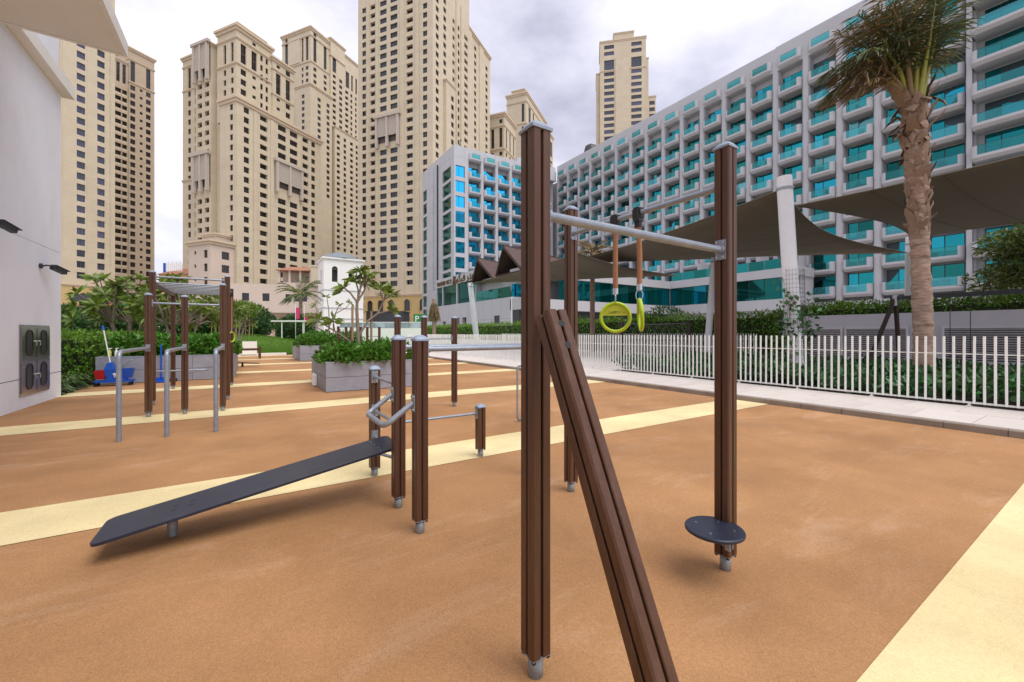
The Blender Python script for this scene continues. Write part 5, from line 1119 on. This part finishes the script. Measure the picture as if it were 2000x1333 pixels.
# -- small far towers
tower('far tower with yellow side and purple windows left of the hotel roof', (142.42, 205.65), 34.88, [
    dict(box=(0, 40, 0, 13, 0, 148), top=128, bot=95, A=[(6, 5, 'w'), (13, 2.5, 'w'), (20, 3.5, 'balcony'), (27, 3.5, 'balcony'), (34, 3.5, 'w'), (6, 4, 'tall', 142, 131), (13, 2.5, 'tall', 142, 131), (20, 3, 'tall', 138, 131)], B=[(2.2, 1.8, 'w'), (8, 1.2, 'small'), (2.2, 1.8, 'tall', 142, 131)], cornice=((149, .8, 1.8), (143.5, .4, .7), (130, .4, .7))),
    dict(box=(40, 60, 1, 13, 0, 146), top=128, bot=95, A=[(47, 4, 'w'), (55, 5, 'w'), (55, 5, 'tall', 142, 131)], B=[], cornice=((147, .8, 1.6),)),
    dict(box=(4, 30, 3, 11, 148, 153), top=0, cornice=((153.6, .6, 1.0),)),
])
tower('short far tower with tall dark windows just left of the foreground post', (99.65, 161.81), 34.88, [
    dict(box=(0, 14, 0, 9, 0, 103), top=86, bot=60, A=[(2.6, 1.8, 'w'), (7, 1.5, 'w'), (11.5, 1.5, 'w'), (2.6, 1.5, 'tall', 97, 88), (7, 1.5, 'tall', 97, 88), (11.5, 1.5, 'tall', 97, 88)], B=[(1.8, 1.6, 'w'), (6, 1.0, 'small'), (1.8, 1.6, 'tall', 97, 88), (6, 1.6, 'tall', 97, 88), (1.8, 1.6, 'w', 101, 99)], cornice=((103.8, .8, 1.6), (98, .35, .6), (87.3, .35, .6))),
])
tower('lone far tower with wide dark windows above the hotel roof', (147.84, 148.7), 45.99, [
    dict(box=(0, 16, -22, 0, 0, 146.5), top=131.5, bot=55, pitch=3.2, wh=1.9, B=[(-4.4, 4.8, 'w'), (-10.9, 1.0, 'small'), (-17.5, 4.9, 'w'), (-4.4, 4.8, 'tall', 137.5, 132.6), (-17.5, 4.9, 'tall', 137.5, 132.6), (-4.4, 4.8, 'w', 144.9, 138.4), (-17.5, 4.9, 'w', 144.9, 138.4)], A=[], cornice=((147.2, .35, 1.0), (132.2, .25, .4)), pilaster=(('B', -14.4, -7.4, 40, 138.2),)),
    dict(box=(1.5, 14, -16.3, -6.7, 146.5, 151), top=0, cornice=((151.6, .3, .8),)),
    dict(box=(1.0, 16, -23.3, -22, 0, 136.5), top=0, cornice=((137, .2, .6),)),
    dict(box=(1.5, 16, 0, 1.9, 0, 132), top=0, cornice=((132.4, .2, .6),)),
    dict(box=(3, 16, -27, -23.3, 0, 118.5), top=116.5, bot=70, wh=1.9, B=[(-25.2, 2.6, 'w')], A=[], cornice=((119, .3, .8),)),
], 'twin_b')

# ---------------------------------------------------------------- hotel
ho = thing('hotel', 'long white hotel with rows of teal glass balconies', 'hotel', (64.5, 0, 0))
FP = 3.27; ZK = [35.86-FP*k for k in range(10)]
def balcony_mesh(hw, proj=.5, depth=1.75):
    b = MB(); r_ = .45
    def outline(x_f, hw, r):
        o_ = [(depth, -hw), (depth, hw)]
        for i in range(6): a = R(90+18*i); o_.append((x_f+r+r*math.cos(a), hw-r+r*math.sin(a)))
        for i in range(6): a = R(180+18*i); o_.append((x_f+r+r*math.cos(a), -hw+r+r*math.sin(a)))
        return o_
    n_ = len(outline(0, 1, .3)); o0 = outline(-proj+.35, hw-.12, r_*.7); o1 = outline(-proj, hw, r_)
    vs = [(*p, -.60) for p in o0]+[(*p, -.30) for p in o1]+[(*p, -.02) for p in o1]
    b.add(vs, [(i, n_+i, n_+(i+1) % n_, (i+1) % n_) for i in range(n_)]+[(n_+i, 2*n_+i, 2*n_+(i+1) % n_, n_+(i+1) % n_) for i in range(n_)]+[tuple(range(n_)), tuple(range(3*n_-1, 2*n_-1, -1))])
    # solid upstands at both ends of the parapet, rounded like the slab
    for s_ in (-1, 1):
        pts = [(-proj, hw-.48), (-proj+.12, hw-.48)]+[(-proj+r_+(r_-.12)*math.cos(R(180-18*i)), hw-r_+(r_-.12)*math.sin(R(180-18*i))) for i in range(6)]+[(.2, hw-.12), (.2, hw)]+[(-proj+r_+r_*math.cos(R(90+18*i)), hw-r_+r_*math.sin(R(90+18*i))) for i in range(6)]
        pts = [(x, y*s_) for x, y in pts]; b.prism(pts if s_ > 0 else pts[::-1], -.018, .93)
    return b.mesh('balcony', 'hotel')
BAL = balcony_mesh(1.52); BALW = balcony_mesh(3.6, .8)
def glass_mesh(hw, proj=.5, gm='balglass'):
    b = MB(); b.box(-proj+.05, -proj+.07, -hw, hw, .0, .93).box(-proj+.04, -proj+.08, -hw, hw, .932, .96, 1); return b.mesh('balustrade', [gm, 'mull'])
BG, BGW, BGB = glass_mesh(1.04), glass_mesh(3.1, .8), glass_mesh(1.04, .5, 'balglass_sky')
b = MB(); b.box(-.24, .24, -.25, .25, .36, .44).box(.18, .24, -.25, .25, .44, .95).box(-.22, -.18, -.24, -.2, 0, .36).box(-.22, -.18, .2, .24, 0, .36).box(.18, .22, -.24, -.2, 0, .36).box(.18, .22, .2, .24, 0, .36); CHM = b.mesh('chair', 'mull')
def door_mesh(hw, split):
    b = MB(); b.box(-.04, .06, -hw, hw, 0, 2.5)
    return b.mesh('window', 'mull')
def pane_mesh(y0, y1): b = MB(); b.box(-.06, -.045, y0, y1, .08, 2.42); return b.mesh('pane', 'teal')
DM, DMW = door_mesh(1.36, 0), door_mesh(1.5, 0); PN = (pane_mesh(-1.26, .18), pane_mesh(.28, 1.26)); PNB = []
for me in PN: m2 = me.copy(); m2.materials.clear(); m2.materials.append(M['teal_sky']); PNB.append(m2)
def recol(src, m_):
    r_ = []
    for me in src: m2 = me.copy(); m2.materials.clear(); m2.materials.append(M[m_]); r_.append(m2)
    return r_
PND, PNC = recol(PN, 'teal_d'), recol(PN, 'curtain')
def bay(loc, rz, z, first=False, mats=0, top=False):
    bo = inst('balcony', BAL, ho, (loc[0], loc[1], z), rz); inst('balustrade', BGB if mats else BG, bo, (0, 0, 0))
    if not top and random.random() < .45:
        for _ in range(random.choice((1, 2))): inst('chair', CHM, bo, (.2+.15*random.random(), random.uniform(-.9, .9), -.02), random.uniform(-1.5, 1.5))
    if not top:
        w = inst('window', DM, ho, (loc[0]+1.2*math.cos(rz), loc[1]+1.2*math.sin(rz), z+.02), rz)
        v_ = random.random(); pset = (PNB if mats else (PND if v_ < .3 else PNC if v_ < .4 else PN))
        for pm in pset: inst('pane', pm, w, (0, 0, 0), (0, random.uniform(-.012, .012), random.uniform(-.012, .012)))
# main facade faces -X; bays every 3.85 m
BP = 3.85; cy = [12.2+BP*i for i in range(18)]
b = MB(); b.box(1.3, 16, 10.2, 99, 0, 39.6).box(0, 16, 10.2, 79.7, 39.3, 42.7).box(1.2, 16, 10.2, 30, 42.702, 43.6); b.build('body', 'hotel', ho)
b = MB(); b.box(.02, 1.718, 10.2, 79.6, 1.0, 5.4); b.build('plinth', 'hotel2', ho)
b = MB(); w = .43; b.prism([(-.02, -w+.25), (.06, -w+.08), (.3, -w), (1.72, -w), (1.72, w), (.3, w), (.06, w-.08), (-.02, w-.25)][::-1], 4.2, 39.3); pm_ = b.mesh('pier', 'hotel')
for i in range(19): inst('pier', pm_, ho, (0, cy[0]-BP/2+BP*i, 0))
for i, y in enumerate(cy):
    for z in ZK: bay((0, y), 0, z)
    bay((0, y), 0, ZK[0]+4.15, top=True)
    b = None
# broad bays at the right end
b = MB(); b.box(.6, 16, -9.5, 9.9, 0, 50); b.build('end_block', 'hotel', ho)
for z in [ZK[0]+FP, ZK[0]+2*FP]+ZK:
    bo = inst('balcony', BALW, ho, (-1.0, 6.45, z)); inst('balustrade', BGW, bo, (0, 0, 0))
    bo = inst('balcony', BALW, ho, (-1.0, -1.2, z)); inst('balustrade', BGW, bo, (0, 0, 0))
    for y in (8.0, 4.7, .4, -2.9):
        w_ = inst('window', DM, ho, (.56, y, z+.02))
        for pm in PN: inst('pane', pm, w_, (0, 0, 0), (0, random.uniform(-.012, .012), random.uniform(-.012, .012)))
for y in (10.25, 2.6):
    b = MB(); b.box(-.9, .598, y-.2, y+.2, 3, 50); b.build('pier', 'hotel', ho)
# corner wing faces -Y at Y = 80, side face at X = 36.7 (local -27.8)
x0 = 36.7-64.5
holes = [(.35, 2.55, z-.45, z+1.95, .3) for z in [35.3-FP*k for k in range(8)]]
b = MB(); holed(b, (x0, 80, 0), (1, 0, 0), 3.0, 9, 41.5, holes, (0, -1, 0)); b.box(x0+3.0, 0, 81.3, 99, 9, 41.3); b.box(x0+3.0, 0, 80, 81.298, 39.1, 41.5); b.quad((x0, 80, 41.5), (x0+3, 80, 41.5), (x0+3, 99, 41.5), (x0, 99, 41.5))
hs = []
for k in range(10): hs += [(1.6, 6.2, 34.85-FP*k, 37.5-FP*k, .3), (15.8, 18.4, 34.0-FP*k, 36.6-FP*k, .3)]
holed(b, (x0, 80, 0), (0, 1, 0), 19, 2, 41.5, hs, (-1, 0, 0)); b.build('wing_body', 'hotel2', ho)
def flat_win(parent, loc, rz, w, h_, mt, split=True):
    b = MB(); b.box(-w/2, w/2, -.02, .04, 0, h_, 1); b.box(-w/2+.06, (-w/2+.8 if split else w/2-.06), -.04, -.022, .06, h_-.06, 0)
    if split: b.box(-w/2+.88, w/2-.06, -.04, -.022, .06, h_-.06, 0)
    return b.build('window', [mt, 'mull'], parent, loc, rz)
for k in range(8): flat_win(ho, (x0+1.45, 80.28, 34.87-FP*k), 0, 2.2, 2.4, 'teal_sky')
for k in range(10):
    flat_win(ho, (x0+.28, 83.9, 34.87-FP*k), -math.pi/2, 4.6, 2.63, 'teal_d'); flat_win(ho, (x0+.28, 97.1, 34.02-FP*k), -math.pi/2, 2.6, 2.58, 'teal_d')
b = MB(); b.box(x0-.25, x0-.005, 88.6, 89.0, 5, 40); b.build('slot', 'mull', ho)
b = MB(); b.box(x0-.35, x0-.006, 91.2, 95.0, 5, 40.6); b.build('panel', 'hotel2', ho)
BX = [41.7-64.5+3.74*i for i in range(6)]
b = MB(); w = .43; b.prism([(-w, 1.72), (-w, .3), (-w+.08, .06), (-w+.25, -.02), (w-.25, -.02), (w-.08, .06), (w, .3), (w, 1.72)], 9, 39.1); pm2 = b.mesh('pier', 'hotel')
for i in range(7): inst('pier', pm2, ho, (BX[0]-1.87+3.74*i, 80, 0))
for x in BX:
    for k in range(8): bay((x, 80), math.pi/2, 35.4-FP*k, mats=1)
    bay((x, 80), math.pi/2, 39.4, top=True)
b = MB(); b.box(-9, 3, 84, 92, 42.5, 44.6); b.build('plant_room', 'hotel2', ho)
for i in range(4): b = MB(); b.lathe([(1.5, 43.4), (1.7, 45.0), (1.35, 46.4), (.5, 46.9)], (5+3.6*i, 73-1.5*i), 14); b.build('roof_cowl', 'darkgrey', ho)
# rooftop antennas on the corner wing
b = MB()
for i in range(5): b.tube([(x0+2+.8*i, 81+2.2*i, 41.5), (x0+2+.8*i, 81+2.2*i, 43.6)], .06, 5); b.tube([(x0+1.6+.8*i, 81+2.2*i, 43), (x0+2.4+.8*i, 81+2.2*i, 43.3)], .05, 5)
b.build('antenna', 'darkgrey', ho)

# -- hotel podium with glass terraces
po = thing('hotel_podium', 'low white hotel podium with teal glass bands behind the shade sails', 'building', (30, 0, 0))
b = MB(); b.box(1, 34.3, 47.3, 79.5, 0, 9.7).box(30.4, 34.3, 24.6, 47.2, 0, 9.7); b.build('core', 'hotel2', po)
# inner corner at X=60, Y=44 : a band along Y=44 and one along X=60
for z0, z1, m_, nm, ex in ((8.75, 9.95, 'hotel', 'slab_edge', .35), (4.4, 5.85, 'hotel', 'base_band', .2)):
    b = MB(); b.box(.0, 30.0, 44-ex, 47.25, z0, z1).box(30-ex, 34, 24.4, 44-ex-.005, z0, z1); b.build(nm, m_, po)
for i in range(12):
    x = 6+2*i; b = MB(); b.box(x+.04, x+1.96, 44.1, 44.15, 5.87, 8.73); b.build('window', 'teal_d' if i % 3 == 0 else 'teal', po)
for i in range(9):
    y = 24.6+2.15*i; b = MB(); b.box(30.1, 30.15, y+.04, y+2.1, 5.87, 8.73); b.build('window', 'teal_d' if i % 3 else 'teal', po)
for i in range(9):
    y = 24.6+2.1*i; b = MB(); b.box(29.8, 29.83, y+.02, y+2.06, 9.97, 11.25); b.build('balustrade', 'teal_d', po)
for i in range(4): b = MB(); b.box(31.5, 34, 25.5+4.6*i, 26.1+4.6*i, 9.72, 12.6); b.build('column', 'hotel', po)
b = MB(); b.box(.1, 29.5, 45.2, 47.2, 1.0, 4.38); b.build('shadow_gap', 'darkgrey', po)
# -- restaurant block with the sign
re = thing('restaurant_block', 'white restaurant block with bronze sign letters and green glass below the hotel wing', 'building', (30, 47, 0))
hs = [(10.4, 17.2, 6.3, 9.75, .3), (17.5, 23.3, 6.3, 9.75, .3), (23.6, 26.2, 6.3, 9.75, .3), (13.6, 15.2, 1.2, 3.9, .6), (16.2, 17.6, 1.2, 3.9, .6), (3.0, 4.6, 2.6, 3.8, .15), (22.0, 23.4, .5, 3.4, .4)]
b = MB(); holed(b, (0, 0, 0), (0, 1, 0), 26.4, 0, 6.2, [h for h in hs if h[3] < 6.2], (-1, 0, 0)); holed(b, (0, 10.2, 0), (0, 1, 0), 16.2, 6.2, 11.3, [(u0-10.2, u1-10.2, a, c, d_) for u0, u1, a, c, d_ in hs if c > 6.2], (-1, 0, 0))
b.box(.7, 26, .02, 26.4, 0, 6.19).quad((0, 0, 0), (0, 0, 6.2), (.7, 0, 6.2), (.7, 0, 0)).quad((0, 0, 6.2), (0, 10.2, 6.2), (10, 10.2, 6.2), (10, 0, 6.2)).quad((0, 10.2, 11.3), (0, 26.4, 11.3), (12, 26.4, 11.3), (12, 10.2, 11.3)).box(.6, 12, 10.4, 26.2, 6.21, 11.2).quad((0, 10.2, 6.2), (0, 10.2, 11.3), (3, 10.2, 11.3), (3, 10.2, 6.2)); b.build('wall', 'hotel2', re)
for u0, u1, a, c, d_ in hs:
    b = MB(); b.box(d_-.03, d_-.01, u0, u1, a, c); b.build('window', 'teal_d' if c > 6 else 'darkgrey', re)
b = MB(); b.box(-.02, 6.5, -.3, -.01, 0, 6.2); b.build('corner_face', 'white_paint', re)
b = MB(); b.box(3.2, 3.4, .4, 10.1, 6.22, 11.0).box(3.4, 12, .4, .6, 6.22, 11); b.build('painted_terrace_shade', 'dark', re)  # near-black panels: shade of the terrace interior put into the colour
for i in range(5): b = MB(); b.box(.08, .11, .3+1.98*i, 2.22+1.98*i, 6.22, 7.7); b.build('balustrade', 'teal_d', re)
b = MB(); b.box(.1, 6, -.05, -.02, 6.22, 8.0); b.build('balustrade', 'teal_sky', re)
AR = '\uFEB2\uFEDC\uFEF4\uFED3 \uFEAD\uFEAA\uFEF3\uFEAE\uFE97'
for body, y, z, s_ in (("TRADER VIC'S", 22.6, 10.35, 1.05), (AR, 14.3, 10.55, 1.9)):
    me = text_mesh(body, s_, 'bronze', .06); inst('sign_lettering', me, re, (-.09, y, z), (R(90), 0, -math.pi/2))
b = MB(); b.tube([(-.1, 18.6, 9.9), (-.1, 18.3, 11.2)], .12, 6).tube([(-.1, 18.0, 9.7), (-.1, 18.1, 10.6), (-.1, 17.5, 11.0)], .11, 6).tube([(-.1, 17.9, 10.5), (-.1, 17.1, 9.9)], .11, 6); b.build('sign_emblem', 'bronze', re)
# peaked hut roofs over the terrace
for i, (yy, lb) in enumerate(((5.2, 'left peaked brown shingle roof over the restaurant terrace'), (-2.2, 'right peaked brown shingle roof beside the foreground post'))):
    t = thing('hut_roof', lb, 'roof', (31.2, 47+yy+2, 0)); zr = 12.3+(.55*i); hw = 3.3
    b = MB(); b.add([(-1.8, -hw, 9.1+.3*i), (-2.6, 0, zr), (-1.8, hw, 9.1+.3*i), (8, -hw, 9.1+.3*i), (8, 0, zr-.9), (8, hw, 9.1+.3*i)], [(0, 1, 4, 3), (1, 2, 5, 4), (0, 3, 5, 2)], 0)
    md = b.build('shingles', 'thatch', t).modifiers.new('t', 'SOLIDIFY'); md.thickness = .25
    b = MB(); b.tube([(-1.7, -hw, 9.0+.3*i), (-2.5, 0, zr-.15)], .16, 6).tube([(-1.7, hw, 9.0+.3*i), (-2.5, 0, zr-.15)], .16, 6).tube([(-2.6, 0, zr+.12), (8, 0, zr-.75)], .18, 6); b.build('barge_board', 'darkwood', t)
    for s_ in (-1, 1): b = MB(); b.tube([(1.5, s_*(hw-.4), 6.25), (1.5, s_*(hw-.4), 9.2)], .14, 8); b.build('post', 'darkwood', t)

# ---------------------------------------------------------------- low buildings behind the lawn
lb_ = thing('low_building', 'low pinkish building with small windows and a roof pavilion behind the lawn', 'building', (-3.55, 106.86, 0), R(-20.5))
b = MB(); holed(b, (0, 0, 0), (1, 0, 0), 20.5, 5.8, 12.0, [(2.4, 3.8, 8.3, 10.0, .3), (6.4, 7.8, 8.3, 10.0, .3), (11, 12.2, 8.3, 9.9, .3), (12.7, 13.8, 8.3, 9.9, .3), (14.2, 15.4, 8.3, 9.9, .3)], (0, -1, 0)); b.box(0, 20.5, .5, 8, 5.82, 11.98).quad((0, 0, 5.8), (0, 8, 5.8), (0, 8, 12), (0, 0, 12)).quad((0, 0, 5.8), (20.5, 0, 5.8), (20.5, 8, 5.8), (0, 8, 5.8)).quad((0, 0, 12), (20.5, 0, 12), (20.5, 8, 12), (0, 8, 12)); b.build('wall', 'stucco_p', lb_)
for u0, u1, a, c in ((2.4, 3.8, 8.3, 10.0), (6.4, 7.8, 8.3, 10.0), (11, 12.2, 8.3, 9.9), (12.7, 13.8, 8.3, 9.9), (14.2, 15.4, 8.3, 9.9)): inst('window', win_mesh(u1-u0, c-a, 'w'), lb_, ((u0+u1)/2, .28, a))
b = MB(); b.box(-6, 20.5, 2.5, 8, 0, 5.79); b.build('ground_floor', 'stucco_p', lb_)
arches(lb_, 'A', 2.5, (-3.5, .5, 5, 9.5, 14), 2.6, .2, 4.6)
b = MB(); b.box(9.3, 16.2, .3, 6, 12.01, 12.5).box(9.4, 9.8, .4, .8, 12.5, 15.2).box(11.5, 11.9, .4, .8, 12.5, 15.2).box(13.7, 14.1, .4, .8, 12.5, 15.2).box(15.8, 16.2, .4, .8, 12.5, 15.2).box(9.4, 16.2, 3.5, 6, 12.5, 15.2); b.build('pavilion', 'stucco_p', lb_)
b = MB(); b.add([(8.9, -.1, 15.2), (16.6, -.1, 15.2), (16.6, 6.4, 15.2), (8.9, 6.4, 15.2), (11, 3, 16.4), (14.6, 3, 16.4)], [(0, 1, 5, 4), (1, 2, 5), (2, 3, 4, 5), (3, 0, 4), (0, 3, 2, 1)]); b.build('pavilion_roof', 'roof_red', lb_)
b = MB(); b.box(16.3, 22, -.6, 6, 11.9, 16.0).box(16.2, 22.1, -.7, 6.1, 16.01, 16.4); b.build('stair_block', 'stucco', lb_)
b = MB(); b.lathe([(2.6, 16.41), (2.2, 17.2), (1.2, 17.7), (.1, 17.9)], (19.2, 2.5), 14); b.build('small_dome', 'dome', lb_)
wt = thing('white_tower', 'square white tower with an arched window and low grey dome', 'tower', (11.5, 81.75, 0), 0)
b = MB(); holed(b, (0, 0, 0), (1, 0, 0), 7.0, 0, 15.0, [(1.4, 2.4, 10.8, 13.2, .5), (4.3, 5.1, 11.0, 12.6, .5)], (0, -1, 0)); holed(b, (0, 0, 0), (0, 1, 0), 7.0, 0, 15, [(2.6, 3.8, 10.8, 13.2, .5)], (-1, 0, 0)); b.quad((7, 0, 0), (7, 7, 0), (7, 7, 15), (7, 0, 15)).quad((0, 0, 15), (7, 0, 15), (7, 7, 15), (0, 7, 15)); b.build('wall', 'white_paint', wt)
for bx in ((1.4, 2.4, .45, .49, 10.8, 13.2), (4.3, 5.1, .45, .49, 11, 12.6), (.45, .49, 2.6, 3.8, 10.8, 13.2)): b = MB(); b.box(*bx); b.build('window', 'dark', wt)
b = MB(); pts = [(1.4, 13.2)]+[(1.9+.5*math.cos(R(a)), 13.2+.5*math.sin(R(a))) for a in range(165, 0, -15)]+[(2.4, 13.2)]; b.add([(x, -.012, z) for x, z in pts], [tuple(range(len(pts)))]); b.build('window_arch', 'dark', wt)
for z in (9.2, 5.9, 3.9): b = MB(); b.box(-.1, 7.1, -.1, 7.1, z, z+.18); b.build('band', 'hotel2', wt)
b = MB(); b.box(-.3, 7.3, -.3, 7.3, 15.01, 15.3); b.build('cornice', 'white_paint', wt)
b = MB(); b.lathe([(3.9, 15.31), (3.7, 15.6), (2.6, 16.3), (1.3, 16.75), (.05, 16.9)], (3.5, 3.5), 20); b.build('dome', 'dome', wt)
dw = thing('dark_pavilion', 'dark grey flat pavilion wall between the white tower and restaurant', 'building', (19.7, 84.6, 0), R(-32.7))
b = MB(); b.box(0, 7.4, 0, 5, 0, 5.5).box(-.1, 7.5, -.1, 5.1, 5.51, 5.7); b.build('wall', 'darkgrey', dw)
ww = thing('white_wall', 'long low white wall with a glass and steel rail in front of the dark pavilion', 'wall', (13.6, 62.5, 0), R(-32.7))
b = MB(); b.box(-3, 10.6, 0, .4, 0, 2.0); b.build('wall', 'white_paint', ww)
b = MB(); b.tube([(-3, .2, 2.85), (10.6, .2, 2.85)], .05, 8); b.build('top_rail', 'white_paint', ww)
for i in range(8): b = MB(); b.box(-3+1.7*i+.03, -1.3+1.7*i-.03, .19, .21, 2.05, 2.78); b.build('glass', 'glassrail', ww)
sg = thing('sign_board', 'small green sign board with a white letter P in front of the ochre arches', 'sign', (27.4, 75.0, 0), R(-32.7))
b = MB(); b.tube([(0, 0, 0), (0, 0, 3.2)], .08, 8); b.build('post', 'galv', sg); b = MB(); b.box(-1.3, 1.3, -.06, .06, 3.0, 4.9); b.build('panel', 'green_sign', sg)
inst('lettering', text_mesh('P', 1.6, 'white_paint', .01), sg, (-.6, -.075, 3.95), (R(90), 0, 0))
sh = thing('shelter', 'flat white shelter canopy on thin posts on the lawn', 'shelter', (1.95, 43.9, 0), R(-32.7))
b = MB(); b.box(0, 3.1, -.5, .9, 2.28, 2.42); b.build('canopy', 'white_paint', sh)
for x in (.95, 2.9): b = MB(); b.tube([(x, -.4, .1), (x, -.4, 2.28)], .05, 8); b.build('post', 'white_paint', sh)
for i, (dx, dz) in enumerate(((0, 0), (.75, -.35))):
    t = thing('banner', ['pink flag hanging in front of the green palm', 'second smaller pink flag right of the first'][i], 'flag', (4.0+dx, 44.2, 0), R(-32.7)); b = MB(); b.tube([(-.28, 0, 0), (-.28, 0, 4.0)], .03, 6); b.build('pole', 'white_paint', t)
    q = MB(); nn = 8; q.add([(-.25+.38*k/nn, .06*math.sin(k*1.3), z+dz) for z in (2.6, 3.7-.3*i) for k in range(nn+1)], [(k, k+1, nn+2+k, nn+1+k) for k in range(nn)], 0, True); q.build('cloth', 'pink', t)
lw = thing('low_white_block', 'low white terraced block with steps at the foot of the far left tower', 'building', (-36.5, 136.3, 0), R(-32.7))
b = MB(); b.box(0, 19, 0, 6, 0, 4.2).box(.5, 19.5, -1.2, 0, 4.6, 6.2).box(.2, 19.8, -1.5, 6, 6.21, 6.5); b.build('wall', 'white_paint', lw); b = MB(); b.box(6.2, 8.2, -.08, -.005, 0, 3.4); b.build('door', 'dark', lw)
b = MB(); b.box(-2, 15.5, 4, 8, 9.0, 10.8); b.build('awning', 'darkgrey', lw); b = MB(); b.box(2.5, 9.5, 3.9, 3.99, 7.6, 8.95); b.build('shopfront', 'red_sign', lw); b = MB(); b.box(9.6, 11.8, 3.9, 3.99, 7.6, 8.95); b.build('shop_sign', 'green_sign', lw)
b = MB(); b.tube([(0, -1.3, 7.3), (19, -1.3, 7.3)], .08, 6).tube([(0, -1.3, 6.9), (19, -1.3, 6.9)], .06, 6); b.build('railing', 'galv', lw)
ob = thing('ochre_building', 'small ochre building with red tiled roof between the left towers', 'building', (-24.1, 169.9, 0), R(-32.7))
b = MB(); holed(b, (0, 0, 0), (1, 0, 0), 12.5, 0, 20, [(2+3*i, 3.4+3*i, z, z+2, .4) for i in range(4) for z in (8, 12, 16)], (0, -1, 0)); b.box(0, 12.5, .6, 10, 0, 20); b.build('wall', 'stucco_y', ob)
for i in range(4):
    for z in (8, 12, 16): inst('window', win_mesh(1.4, 2, 'w'), ob, (2.7+3*i, .38, z))
b = MB(); b.add([(-.6, -.6, 20), (13.1, -.6, 20), (13.1, 10.6, 20), (-.6, 10.6, 20), (4, 5, 22.6), (9, 5, 22.6)], [(0, 1, 5, 4), (1, 2, 5), (2, 3, 4, 5), (3, 0, 4), (0, 3, 2, 1)]); b.build('roof', 'roof_red', ob)
b = MB()
for i in range(9): b.box(.2+.62*i, .5+.62*i, 2.4, 2.6, 21.2, 24.0+.6*(i % 2))
b.build('roof_screen', 'white_paint', ob); b = MB(); b.box(-.5, .1, 2.2, 2.8, 20.5, 24); b.build('roof_sign', 'blue_pl', ob)
